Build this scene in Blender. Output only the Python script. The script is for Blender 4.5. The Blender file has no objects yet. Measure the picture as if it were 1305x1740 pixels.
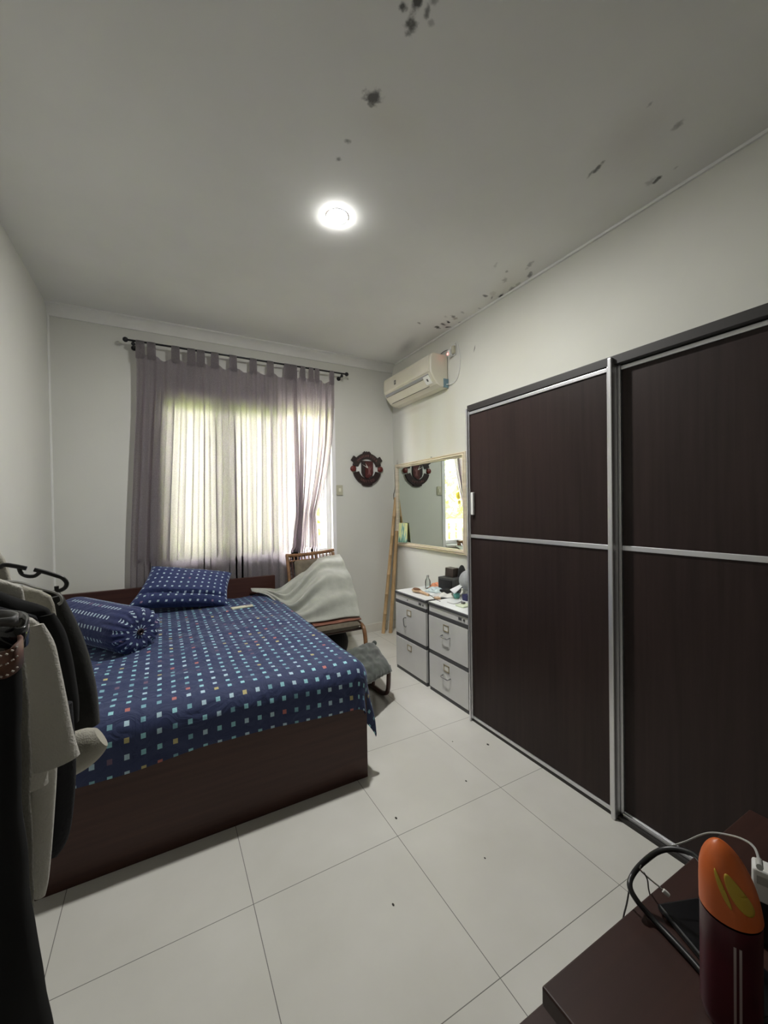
import bpy, bmesh, math, random
from mathutils import Vector, Matrix, Euler, noise
random.seed(7)
PI = math.pi
S = bpy.context.scene
COL = S.collection
# ------------------------------------------------------------------ camera
F = 684.7; YAW = 0.50227; PITCH = -0.012567; ROLL = 0.01518; H = 1.415
_f = Vector((math.sin(YAW)*math.cos(PITCH), math.cos(YAW)*math.cos(PITCH), math.sin(PITCH)))
_r = Vector((math.cos(YAW), -math.sin(YAW), 0)); _d = _f.cross(_r)
RT = _r*math.cos(ROLL) + _d*math.sin(ROLL); DN = -_r*math.sin(ROLL) + _d*math.cos(ROLL)
EYE = Vector((0, 0, H))
cd = bpy.data.cameras.new('camera'); cam = bpy.data.objects.new('camera', cd); COL.objects.link(cam)
cd.sensor_fit = 'HORIZONTAL'; cd.sensor_width = 36; cd.lens = F/1305*36; cd.clip_start = 0.02
cam.matrix_world = Matrix(((RT.x, -DN.x, -_f.x, 0), (RT.y, -DN.y, -_f.y, 0), (RT.z, -DN.z, -_f.z, H), (0, 0, 0, 1)))
S.camera = cam
S.view_settings.view_transform = 'Standard'; S.view_settings.look = 'None'
S.view_settings.gamma = 1; S.view_settings.use_curve_mapping = False
S.view_settings.exposure = 0.85
S.cycles.use_denoising = True
S.cycles.max_bounces = 10; S.cycles.diffuse_bounces = 5; S.cycles.glossy_bounces = 5
S.cycles.transmission_bounces = 6; S.cycles.sample_clamp_indirect = 6
S.cycles.caustics_reflective = False; S.cycles.caustics_refractive = False
# ------------------------------------------------------------------ light
LAMP_POWER = 880.0      # radiance of the ceiling bulb
SKY = 17.0
w = bpy.data.worlds.new('world'); S.world = w; w.use_nodes = True
w.node_tree.nodes['Background'].inputs[0].default_value = (0.97, 0.96, 1.0, 1)
w.node_tree.nodes['Background'].inputs[1].default_value = SKY

def ray(px, py): return RT*((px-652.5)/F) + DN*((py-870)/F) + _f
def at(px, py, X=None, Y=None, z=None):     # a point of the room measured from the photograph
    d = ray(px, py)
    t = X/d.x if X is not None else (Y/d.y if Y is not None else (z-H)/d.z)
    return EYE + d*t

# ------------------------------------------------------------------ materials
def mat(name, color, rough=0.6, metal=0.0, var=0.0, vscale=8.0, bump=0.0, bscale=60.0, stretch=(1, 1, 1), sheen=0, emit=None, estr=0, spec=0.5, trans=0, alpha=1, coat=0, dark=None, detail=4):
    m = bpy.data.materials.new(name); m.use_nodes = True
    nt = m.node_tree; b = nt.nodes['Principled BSDF']
    b.inputs['Base Color'].default_value = (*color, 1); b.inputs['Roughness'].default_value = rough
    b.inputs['Metallic'].default_value = metal; b.inputs['Specular IOR Level'].default_value = spec
    b.inputs['Sheen Weight'].default_value = sheen; b.inputs['Transmission Weight'].default_value = trans
    b.inputs['Coat Weight'].default_value = coat
    if emit: b.inputs['Emission Color'].default_value = (*emit, 1); b.inputs['Emission Strength'].default_value = estr
    if var or bump:
        tc = nt.nodes.new('ShaderNodeTexCoord'); mp = nt.nodes.new('ShaderNodeMapping')
        mp.inputs['Scale'].default_value = stretch; nt.links.new(tc.outputs['Object'], mp.inputs[0])
    if var:
        n = nt.nodes.new('ShaderNodeTexNoise'); n.inputs['Scale'].default_value = vscale; n.inputs['Detail'].default_value = detail
        nt.links.new(mp.outputs[0], n.inputs[0])
        r = nt.nodes.new('ShaderNodeValToRGB')
        r.color_ramp.elements[0].position = 0.32; r.color_ramp.elements[1].position = 0.68
        c0 = dark if dark else tuple(c*(1-var) for c in color)
        r.color_ramp.elements[0].color = (*c0, 1); r.color_ramp.elements[1].color = (*(min(1, c*(1+var*0.6)) for c in color), 1)
        nt.links.new(n.outputs[0], r.inputs[0]); nt.links.new(r.outputs[0], b.inputs['Base Color'])
    if bump:
        n2 = nt.nodes.new('ShaderNodeTexNoise'); n2.inputs['Scale'].default_value = bscale; n2.inputs['Detail'].default_value = 3
        nt.links.new(mp.outputs[0], n2.inputs[0])
        bp = nt.nodes.new('ShaderNodeBump'); bp.inputs['Strength'].default_value = bump; bp.inputs['Distance'].default_value = 0.01
        nt.links.new(n2.outputs[0], bp.inputs['Height']); nt.links.new(bp.outputs[0], b.inputs['Normal'])
    return m
def N(nt, t, **k):
    n = nt.nodes.new(t)
    for a, v in k.items(): setattr(n, a, v)
    return n
def math_n(nt, op, a, b=None, c=None):
    n = nt.nodes.new('ShaderNodeMath'); n.operation = op
    for i, v in enumerate((a, b, c)):
        if v is None: continue
        if isinstance(v, (int, float)): n.inputs[i].default_value = v
        else: nt.links.new(v, n.inputs[i])
    return n.outputs[0]

def spots_material(name, base, var_dark, spots, rough=0.85, plane='XY'):
    """plaster with individual mouldy stains and soft patches at their own places (centre, radii, angle, strength, colour kind)"""
    m = mat(name, base, rough, var=0.05, vscale=1.3, bump=0.03, bscale=25)
    nt = m.node_tree; b = nt.nodes['Principled BSDF']
    src = b.inputs['Base Color'].links[0].from_socket
    geo = N(nt, 'ShaderNodeNewGeometry')
    nz = N(nt, 'ShaderNodeTexNoise'); nz.inputs['Scale'].default_value = 38; nz.inputs['Detail'].default_value = 5
    nt.links.new(geo.outputs['Position'], nz.inputs[0])
    sep = N(nt, 'ShaderNodeSeparateXYZ'); nt.links.new(geo.outputs['Position'], sep.inputs[0])
    A, B = {'XY': ('X', 'Y'), 'YZ': ('Y', 'Z')}[plane]
    wob = math_n(nt, 'MULTIPLY', math_n(nt, 'SUBTRACT', nz.outputs[0], 0.5), 1.9)
    acc = {}
    for (cx, cy, rx, ry, ang, st, kind) in spots:
        u = math_n(nt, 'SUBTRACT', sep.outputs[A], cx); v = math_n(nt, 'SUBTRACT', sep.outputs[B], cy)
        c, s = math.cos(ang), math.sin(ang)
        uu = math_n(nt, 'ADD', math_n(nt, 'MULTIPLY', u, c/rx), math_n(nt, 'MULTIPLY', v, s/rx))
        vv = math_n(nt, 'ADD', math_n(nt, 'MULTIPLY', u, -s/ry), math_n(nt, 'MULTIPLY', v, c/ry))
        d = math_n(nt, 'SQRT', math_n(nt, 'ADD', math_n(nt, 'MULTIPLY', uu, uu), math_n(nt, 'MULTIPLY', vv, vv)))
        d = math_n(nt, 'ADD', d, math_n(nt, 'MULTIPLY', wob, 1.0 if max(rx, ry) < .07 else .12))
        mr = N(nt, 'ShaderNodeMapRange', interpolation_type='SMOOTHSTEP'); nt.links.new(d, mr.inputs[0])
        mr.inputs[1].default_value = 1.05 if max(rx, ry) < .07 else 1.2; mr.inputs[2].default_value = 0.25 if max(rx, ry) < .07 else -.2; mr.inputs[3].default_value = 0; mr.inputs[4].default_value = st
        o = mr.outputs[0]
        acc[kind] = o if kind not in acc else math_n(nt, 'MAXIMUM', acc[kind], o)
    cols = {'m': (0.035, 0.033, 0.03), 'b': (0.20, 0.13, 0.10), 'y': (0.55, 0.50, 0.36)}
    for k in ('y', 'b', 'm'):
        if k not in acc: continue
        mx = N(nt, 'ShaderNodeMix', data_type='RGBA'); nt.links.new(acc[k], mx.inputs[0]); nt.links.new(src, mx.inputs[6])
        mx.inputs[7].default_value = (*cols[k], 1); src = mx.outputs[2]
    nt.links.new(src, b.inputs['Base Color'])
    return m

def dotted_material(name, base, su, sv, fu, fv, colors, weights, rot=0.0, skip=0.0):
    m = mat(name, base, 0.75, sheen=0.35, bump=0.0)
    nt = m.node_tree; b = nt.nodes['Principled BSDF']
    b.inputs['Sheen Roughness'].default_value = 0.4; b.inputs['Sheen Tint'].default_value = (0.55, 0.65, 1, 1)
    uv = N(nt, 'ShaderNodeUVMap'); sep = N(nt, 'ShaderNodeSeparateXYZ'); nt.links.new(uv.outputs[0], sep.inputs[0])
    u = math_n(nt, 'DIVIDE', sep.outputs[0], su); v = math_n(nt, 'DIVIDE', sep.outputs[1], sv)
    def inside(x, f):
        q = math_n(nt, 'ABSOLUTE', math_n(nt, 'SUBTRACT', math_n(nt, 'FRACT', x), 0.5)); return math_n(nt, 'LESS_THAN', q, f/2)
    mask = math_n(nt, 'MULTIPLY', inside(u, fu), inside(v, fv))
    cb = N(nt, 'ShaderNodeCombineXYZ'); nt.links.new(math_n(nt, 'FLOOR', u), cb.inputs[0]); nt.links.new(math_n(nt, 'FLOOR', v), cb.inputs[1])
    wn = N(nt, 'ShaderNodeTexWhiteNoise', noise_dimensions='2D'); nt.links.new(cb.outputs[0], wn.inputs['Vector'])
    r = N(nt, 'ShaderNodeValToRGB'); r.color_ramp.interpolation = 'CONSTANT'
    while len(r.color_ramp.elements) < len(colors): r.color_ramp.elements.new(0.5)
    p = 0
    for e, c, wgt in zip(r.color_ramp.elements, colors, weights): e.position = p; p += wgt
    for e, c in zip(r.color_ramp.elements, colors): e.color = (*c, 1)
    nt.links.new(wn.outputs[0], r.inputs[0])
    mx = N(nt, 'ShaderNodeMix', data_type='RGBA'); nt.links.new(mask, mx.inputs[0]); mx.inputs[6].default_value = (*base, 1)
    nt.links.new(r.outputs[0], mx.inputs[7]); nt.links.new(mx.outputs[2], b.inputs['Base Color'])
    tc = N(nt, 'ShaderNodeTexCoord'); nz = N(nt, 'ShaderNodeTexNoise'); nz.inputs['Scale'].default_value = 9; nz.inputs['Detail'].default_value = 4
    nz.inputs['Distortion'].default_value = 1.2
    nt.links.new(tc.outputs['Object'], nz.inputs[0]); bp = N(nt, 'ShaderNodeBump'); bp.inputs['Strength'].default_value = 0.55; bp.inputs['Distance'].default_value = 0.03
    nt.links.new(nz.outputs[0], bp.inputs['Height']); nt.links.new(bp.outputs[0], b.inputs['Normal'])
    return m

def wood(name, c0, c1, axis='Z', rough=0.42, scale=1.0, spec=0.4):
    m = mat(name, c0, rough, spec=spec); nt = m.node_tree; b = nt.nodes['Principled BSDF']
    tc = N(nt, 'ShaderNodeTexCoord'); mp = N(nt, 'ShaderNodeMapping'); nt.links.new(tc.outputs['Object'], mp.inputs[0])
    k = {'X': (1, 22, 22), 'Y': (22, 1, 22), 'Z': (22, 22, 1)}[axis]; mp.inputs['Scale'].default_value = tuple(q*scale for q in k)
    n = N(nt, 'ShaderNodeTexNoise'); n.inputs['Scale'].default_value = 2.2; n.inputs['Detail'].default_value = 6; nt.links.new(mp.outputs[0], n.inputs[0])
    mp2 = N(nt, 'ShaderNodeMapping'); nt.links.new(tc.outputs['Object'], mp2.inputs[0])
    mp2.inputs['Scale'].default_value = {'X': (.2, 5, 5), 'Y': (5, .2, 5), 'Z': (5, 5, .2)}[axis]
    n2 = N(nt, 'ShaderNodeTexNoise'); n2.inputs['Scale'].default_value = 1.5; nt.links.new(mp2.outputs[0], n2.inputs[0])
    r = N(nt, 'ShaderNodeValToRGB'); r.color_ramp.elements[0].position = 0.35; r.color_ramp.elements[1].position = 0.65
    r.color_ramp.elements[0].color = (*c0, 1); r.color_ramp.elements[1].color = (*c1, 1)
    mxv = math_n(nt, 'ADD', math_n(nt, 'MULTIPLY', n.outputs[0], 0.6), math_n(nt, 'MULTIPLY', n2.outputs[0], 0.4))
    nt.links.new(mxv, r.inputs[0]); nt.links.new(r.outputs[0], b.inputs['Base Color'])
    return m

def floor_material():
    m = mat('floor_tile', (0.66, 0.65, 0.60), 0.16, spec=0.5); nt = m.node_tree; b = nt.nodes['Principled BSDF']
    geo = N(nt, 'ShaderNodeNewGeometry'); sep = N(nt, 'ShaderNodeSeparateXYZ'); nt.links.new(geo.outputs['Position'], sep.inputs[0])
    def line(s, off):
        f = math_n(nt, 'FRACT', math_n(nt, 'DIVIDE', math_n(nt, 'SUBTRACT', s, off), 0.6))
        d = math_n(nt, 'MINIMUM', f, math_n(nt, 'SUBTRACT', 1.0, f)); return math_n(nt, 'LESS_THAN', d, 0.0021)
    g = math_n(nt, 'MAXIMUM', line(sep.outputs['X'], 0.858-6), line(sep.outputs['Y'], 1.484-6))
    nz = N(nt, 'ShaderNodeTexNoise'); nz.inputs['Scale'].default_value = 2.0; nz.inputs['Detail'].default_value = 5; nt.links.new(geo.outputs['Position'], nz.inputs[0])
    r = N(nt, 'ShaderNodeValToRGB'); r.color_ramp.elements[0].position = .35; r.color_ramp.elements[1].position = .7
    r.color_ramp.elements[0].color = (0.62, 0.61, 0.56, 1); r.color_ramp.elements[1].color = (0.70, 0.69, 0.645, 1); nt.links.new(nz.outputs[0], r.inputs[0])
    mx = N(nt, 'ShaderNodeMix', data_type='RGBA'); nt.links.new(g, mx.inputs[0]); nt.links.new(r.outputs[0], mx.inputs[6]); mx.inputs[7].default_value = (0.16, 0.155, 0.14, 1)
    nt.links.new(mx.outputs[2], b.inputs['Base Color'])
    rr = math_n(nt, 'ADD', math_n(nt, 'MULTIPLY', g, 0.5), math_n(nt, 'MULTIPLY_ADD', nz.outputs[0], 0.10, 0.10)); nt.links.new(rr, b.inputs['Roughness'])
    return m

def curtain_material():
    m = bpy.data.materials.new('curtain_linen'); m.use_nodes = True; nt = m.node_tree; nt.nodes.clear()
    out = N(nt, 'ShaderNodeOutputMaterial'); di = N(nt, 'ShaderNodeBsdfDiffuse'); tr = N(nt, 'ShaderNodeBsdfTranslucent'); mx = N(nt, 'ShaderNodeMixShader')
    tc = N(nt, 'ShaderNodeTexCoord'); mp = N(nt, 'ShaderNodeMapping'); mp.inputs['Scale'].default_value = (150, 150, 50); nt.links.new(tc.outputs['Object'], mp.inputs[0])
    nz = N(nt, 'ShaderNodeTexNoise'); nz.inputs['Scale'].default_value = 2.2; nz.inputs['Detail'].default_value = 6; nt.links.new(mp.outputs[0], nz.inputs[0])
    r = N(nt, 'ShaderNodeValToRGB'); r.color_ramp.elements[0].position = .35; r.color_ramp.elements[1].position = .65
    r.color_ramp.elements[0].color = (0.19, 0.188, 0.188, 1); r.color_ramp.elements[1].color = (0.26, 0.257, 0.257, 1)
    r2 = N(nt, 'ShaderNodeValToRGB'); r2.color_ramp.elements[0].position = .35; r2.color_ramp.elements[1].position = .65
    r2.color_ramp.elements[0].color = (0.57, 0.505, 0.55, 1); r2.color_ramp.elements[1].color = (0.74, 0.665, 0.72, 1)
    nt.links.new(nz.outputs[0], r.inputs[0]); nt.links.new(nz.outputs[0], r2.inputs[0])
    nt.links.new(r.outputs[0], di.inputs[0]); nt.links.new(r2.outputs[0], tr.inputs[0])
    mx.inputs[0].default_value = 0.6; nt.links.new(di.outputs[0], mx.inputs[1]); nt.links.new(tr.outputs[0], mx.inputs[2])
    nt.links.new(mx.outputs[0], out.inputs[0]); return m

def leaf_material(name, col):
    m = bpy.data.materials.new(name); m.use_nodes = True; nt = m.node_tree; nt.nodes.clear()
    out = N(nt, 'ShaderNodeOutputMaterial'); di = N(nt, 'ShaderNodeBsdfDiffuse'); tr = N(nt, 'ShaderNodeBsdfTranslucent'); mx = N(nt, 'ShaderNodeMixShader')
    g = N(nt, 'ShaderNodeTexCoord'); nz = N(nt, 'ShaderNodeTexNoise'); nz.inputs['Scale'].default_value = 2.5; nt.links.new(g.outputs['Object'], nz.inputs[0])
    r = N(nt, 'ShaderNodeValToRGB'); r.color_ramp.elements[0].position = .4; r.color_ramp.elements[1].position = .6
    r.color_ramp.elements[0].color = (*(c*0.6 for c in col), 1); r.color_ramp.elements[1].color = (*col, 1); nt.links.new(nz.outputs[0], r.inputs[0])
    nt.links.new(r.outputs[0], di.inputs[0]); nt.links.new(r.outputs[0], tr.inputs[0]); mx.inputs[0].default_value = .4
    nt.links.new(di.outputs[0], mx.inputs[1]); nt.links.new(tr.outputs[0], mx.inputs[2]); nt.links.new(mx.outputs[0], out.inputs[0]); return m

WALL = (0.69, 0.69, 0.645)
M = dict(
    wall=mat('wall_paint', WALL, 0.8, var=0.03, vscale=1.5, bump=0.03, bscale=30),
    cornice=mat('cornice_paint', (0.80, 0.80, 0.77), 0.7, var=0.04, vscale=5),
    white=mat('white_window_paint', (0.86, 0.86, 0.88), 0.4),
    base=mat('baseboard_tile', (0.66, 0.64, 0.58), 0.25, var=0.06, vscale=6),
    espresso=wood('espresso_wood', (0.020, 0.0125, 0.0115), (0.034, 0.021, 0.019), 'Z', 0.42, 1.0, 0.22),
    carcass=mat('carcass_black_brown', (0.020, 0.017, 0.016), 0.5),
    alu=mat('brushed_aluminium', (0.72, 0.72, 0.74), 0.34, 0.85),
    alu_dark=mat('dark_metal_profile', (0.20, 0.20, 0.21), 0.4, 0.7),
    bedwood=wood('bed_wood', (0.046, 0.017, 0.013), (0.072, 0.029, 0.021), 'X', 0.42),
    deskwood=wood('desk_wood', (0.026, 0.010, 0.0075), (0.044, 0.017, 0.012), 'X', 0.45),
    black=mat('black_plastic', (0.012, 0.012, 0.013), 0.35), blackgloss=mat('black_glossy_plastic', (0.008, 0.008, 0.009), 0.12),
    blackmetal=mat('black_curtain_rod_metal', (0.02, 0.02, 0.022), 0.35, 0.4),
    curtain=curtain_material(),
    ac=mat('ivory_plastic', (0.62, 0.59, 0.49), 0.42, var=0.05, vscale=4), ac_grey=mat('grey_louver', (0.30, 0.30, 0.31), 0.5),
    ac_blue=mat('blue_grey_tape', (0.16, 0.26, 0.31), 0.6, var=0.3, vscale=20),
    cabgrey=mat('light_grey_enamel', (0.62, 0.62, 0.61), 0.42, var=0.05, vscale=5), cabtop=mat('white_cabinet_top', (0.80, 0.82, 0.82), 0.3),
    cabdark=mat('dark_grey_strip', (0.07, 0.07, 0.075), 0.5), cabside=mat('grey_cabinet_side', (0.06, 0.06, 0.062), 0.5),
    brass=mat('dull_brass', (0.50, 0.42, 0.27), 0.4, 0.6), steel=mat('handle_steel', (0.25, 0.25, 0.25), 0.3, 0.9), paper=mat('paper', (0.74, 0.74, 0.70), 0.8),
    rattan=mat('rattan_cane', (0.24, 0.12, 0.055), 0.35, var=0.35, vscale=14, coat=0.3), rattan_dark=mat('dark_rattan', (0.06, 0.022, 0.015), 0.35, var=0.3, vscale=10, coat=0.3),
    taupe=mat('taupe_upholstery', (0.15, 0.125, 0.09), 0.9, var=0.2, vscale=25, bump=0.3, bscale=300, sheen=0.2),
    leather=mat('red_brown_pad', (0.22, 0.085, 0.055), 0.55, var=0.2, vscale=18, bump=0.2, bscale=50),
    towel=mat('grey_throw_fabric', (0.40, 0.41, 0.365), 0.95, var=0.10, vscale=16, bump=0.25, bscale=220, sheen=0.3),
    velvet=mat('dark_green_velvet', (0.055, 0.066, 0.056), 0.8, var=0.5, vscale=14, bump=0.12, bscale=12, sheen=0.4),
    bamboo=mat('dry_bamboo', (0.55, 0.37, 0.19), 0.5, var=0.25, vscale=6, stretch=(4, 4, .8)),
    mirrorframe=mat('cream_moulding', (0.70, 0.62, 0.48), 0.4, var=0.12, vscale=6, stretch=(1, 1, 8)),
    mirror=mat('mirror_glass', (0.80, 0.87, 0.80), 0.0, 1.0),
    crest_red=mat('dark_red_lacquer', (0.085, 0.014, 0.014), 0.35, var=0.25, vscale=20), crest_ball=mat('red_ball', (0.14, 0.022, 0.018), 0.4),
    crest_dark=mat('maroon_black_lacquer', (0.022, 0.010, 0.011), 0.35), crest_gold=mat('dull_red_lettering', (0.21, 0.085, 0.085), 0.4),
    crest_white=mat('pale_clock_face', (0.75, 0.76, 0.74), 0.5), handwhite=mat('white_clock_hand', (0.9, 0.88, 0.85), 0.4),
    switch=mat('aged_switch_plastic', (0.52, 0.50, 0.38), 0.4), rocker=mat('pale_rocker', (0.72, 0.70, 0.58), 0.4),
    led=mat('red_led', (0.8, 0.02, 0.02), 0.4, emit=(1, 0.08, 0.06), estr=12),
    bulb=mat('lit_bulb', (1, 1, 1), 0.5, emit=(1.0, 0.99, 0.955), estr=LAMP_POWER),
    plaswhite=mat('white_plastic', (0.75, 0.75, 0.73), 0.35), cable=mat('grey_white_cable', (0.42, 0.42, 0.40), 0.5), cablegrey=mat('grey_cable', (0.10, 0.10, 0.10), 0.5),
    orange=mat('orange_cap', (0.62, 0.13, 0.025), 0.42, var=0.10, vscale=25), yellow=mat('yellow_inlay', (0.50, 0.34, 0.03), 0.45), maroon=mat('maroon_can', (0.075, 0.010, 0.018), 0.32, var=0.35, vscale=12), silver=mat('silver_stripe', (0.55, 0.50, 0.50), 0.3, 0.6),
    cl_black=mat('black_cotton', (0.006, 0.006, 0.0065), 0.95), cl_char=mat('charcoal_fleece', (0.016, 0.016, 0.015), 0.95, var=.25, vscale=30, bump=0.1, bscale=150, sheen=0.1),
    cl_white=mat('white_cotton', (0.60, 0.58, 0.53), 0.95, bump=0.3, bscale=260, sheen=0.1), cl_cream=mat('cream_cotton', (0.44, 0.42, 0.36), 0.95, bump=0.3, bscale=260),
    cl_grey=mat('greige_cotton', (0.25, 0.24, 0.21), 0.95, bump=0.3, bscale=260), cl_navy=mat('dark_navy_cotton', (0.018, 0.018, 0.022), 0.95, bump=0.3, bscale=200),
    brownstrap=mat('brown_woven_strap', (0.12, 0.045, 0.025), 0.6, var=.4, vscale=60), stitch=mat('pale_stitching', (0.5, 0.45, 0.4), 0.8),
    hedge=leaf_material('hedge_leaves', (0.55, 0.70, 0.16)), hedge2=leaf_material('pale_leaves', (0.75, 0.90, 0.18)),
    ground=mat('garden_ground', (0.66, 0.63, 0.62), 0.9, var=0.12, vscale=2), stone=mat('garden_wall_stone', (0.55, 0.52, 0.45), 0.9, var=0.3, vscale=6),
    remote=mat('cream_remote_plastic', (0.66, 0.64, 0.48), 0.4), skin_wood=mat('light_brush_wood', (0.52, 0.34, 0.2), 0.45, var=.2, vscale=20), bristle=mat('brown_bristles', (0.22, 0.10, 0.05), 0.8, bump=.8, bscale=300),
    teal=mat('teal_plastic', (0.16, 0.52, 0.48), 0.4), orangefab=mat('orange_fabric', (0.72, 0.30, 0.16), 0.8, var=.25, vscale=30), bluepaper=mat('pale_blue_packet', (0.55, 0.66, 0.68), 0.35, var=.25, vscale=40), capwhite=mat('cap_grey_cloth', (0.34, 0.35, 0.36), 0.9, var=.2, vscale=20), capbill=mat('white_cap_bill', (0.74, 0.76, 0.78), 0.8),
    darkbrown=mat('dark_brown_box', (0.055, 0.04, 0.03), 0.5, var=.3, vscale=20), greyplastic=mat('charcoal_speaker_plastic', (0.05, 0.052, 0.05), 0.5), navy=mat('navy_tin', (0.03, 0.03, 0.10), 0.4), greenpaper=mat('pale_green_paper', (0.66, 0.72, 0.55), 0.7),
    redplastic=mat('dull_red_plastic', (0.40, 0.13, 0.09), 0.5), phone=mat('phone_glass', (0.004, 0.004, 0.005), 0.25), pebble=mat('grit', (0.05, 0.045, 0.04), 0.9), shell=mat('shell', (0.72, 0.60, 0.38), 0.4), shelly=mat('yellow_shell', (0.75, 0.58, 0.06), 0.4),
)
def glass_mat(name, tint=(1, 1, 1)):
    m = bpy.data.materials.new(name); m.use_nodes = True; nt = m.node_tree; nt.nodes.clear()
    out = N(nt, 'ShaderNodeOutputMaterial'); t = N(nt, 'ShaderNodeBsdfTransparent'); g = N(nt, 'ShaderNodeBsdfGlossy'); g.inputs['Roughness'].default_value = 0.02
    t.inputs[0].default_value = (*tint, 1); fr = N(nt, 'ShaderNodeFresnel'); fr.inputs[0].default_value = 1.45; mx = N(nt, 'ShaderNodeMixShader')
    nt.links.new(fr.outputs[0], mx.inputs[0]); nt.links.new(t.outputs[0], mx.inputs[1]); nt.links.new(g.outputs[0], mx.inputs[2]); nt.links.new(mx.outputs[0], out.inputs[0]); return m
M['glass'] = glass_mat('window_glass', (0.95, 0.97, 0.96)); M['clearglass'] = glass_mat('clear_bottle', (0.86, 0.89, 0.88))
DOTC = [(0.30, 0.62, 0.68), (0.46, 0.64, 0.74), (0.20, 0.42, 0.50), (0.50, 0.44, 0.20), (0.48, 0.16, 0.14), (0.16, 0.10, 0.16)]
DOTW = [0.42, 0.22, 0.20, 0.06, 0.05, 0.05]
M['sheet'] = dotted_material('dotted_blue_sheet', (0.024, 0.036, 0.105), 0.0565, 0.062, 0.31, 0.33, DOTC, DOTW)
PALE = [(0.55, 0.68, 0.76), (0.46, 0.62, 0.70), (0.30, 0.20, 0.30)]
M['pillow'] = dotted_material('dotted_pillowcase', (0.024, 0.038, 0.13), 0.058, 0.056, 0.28, 0.28, PALE, [0.6, 0.35, 0.05])
M['bolster'] = dotted_material('striped_dotted_bolster_case', (0.018, 0.026, 0.10), 0.025, 0.072, 0.36, 0.30, PALE, [0.6, 0.35, 0.05])

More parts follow.
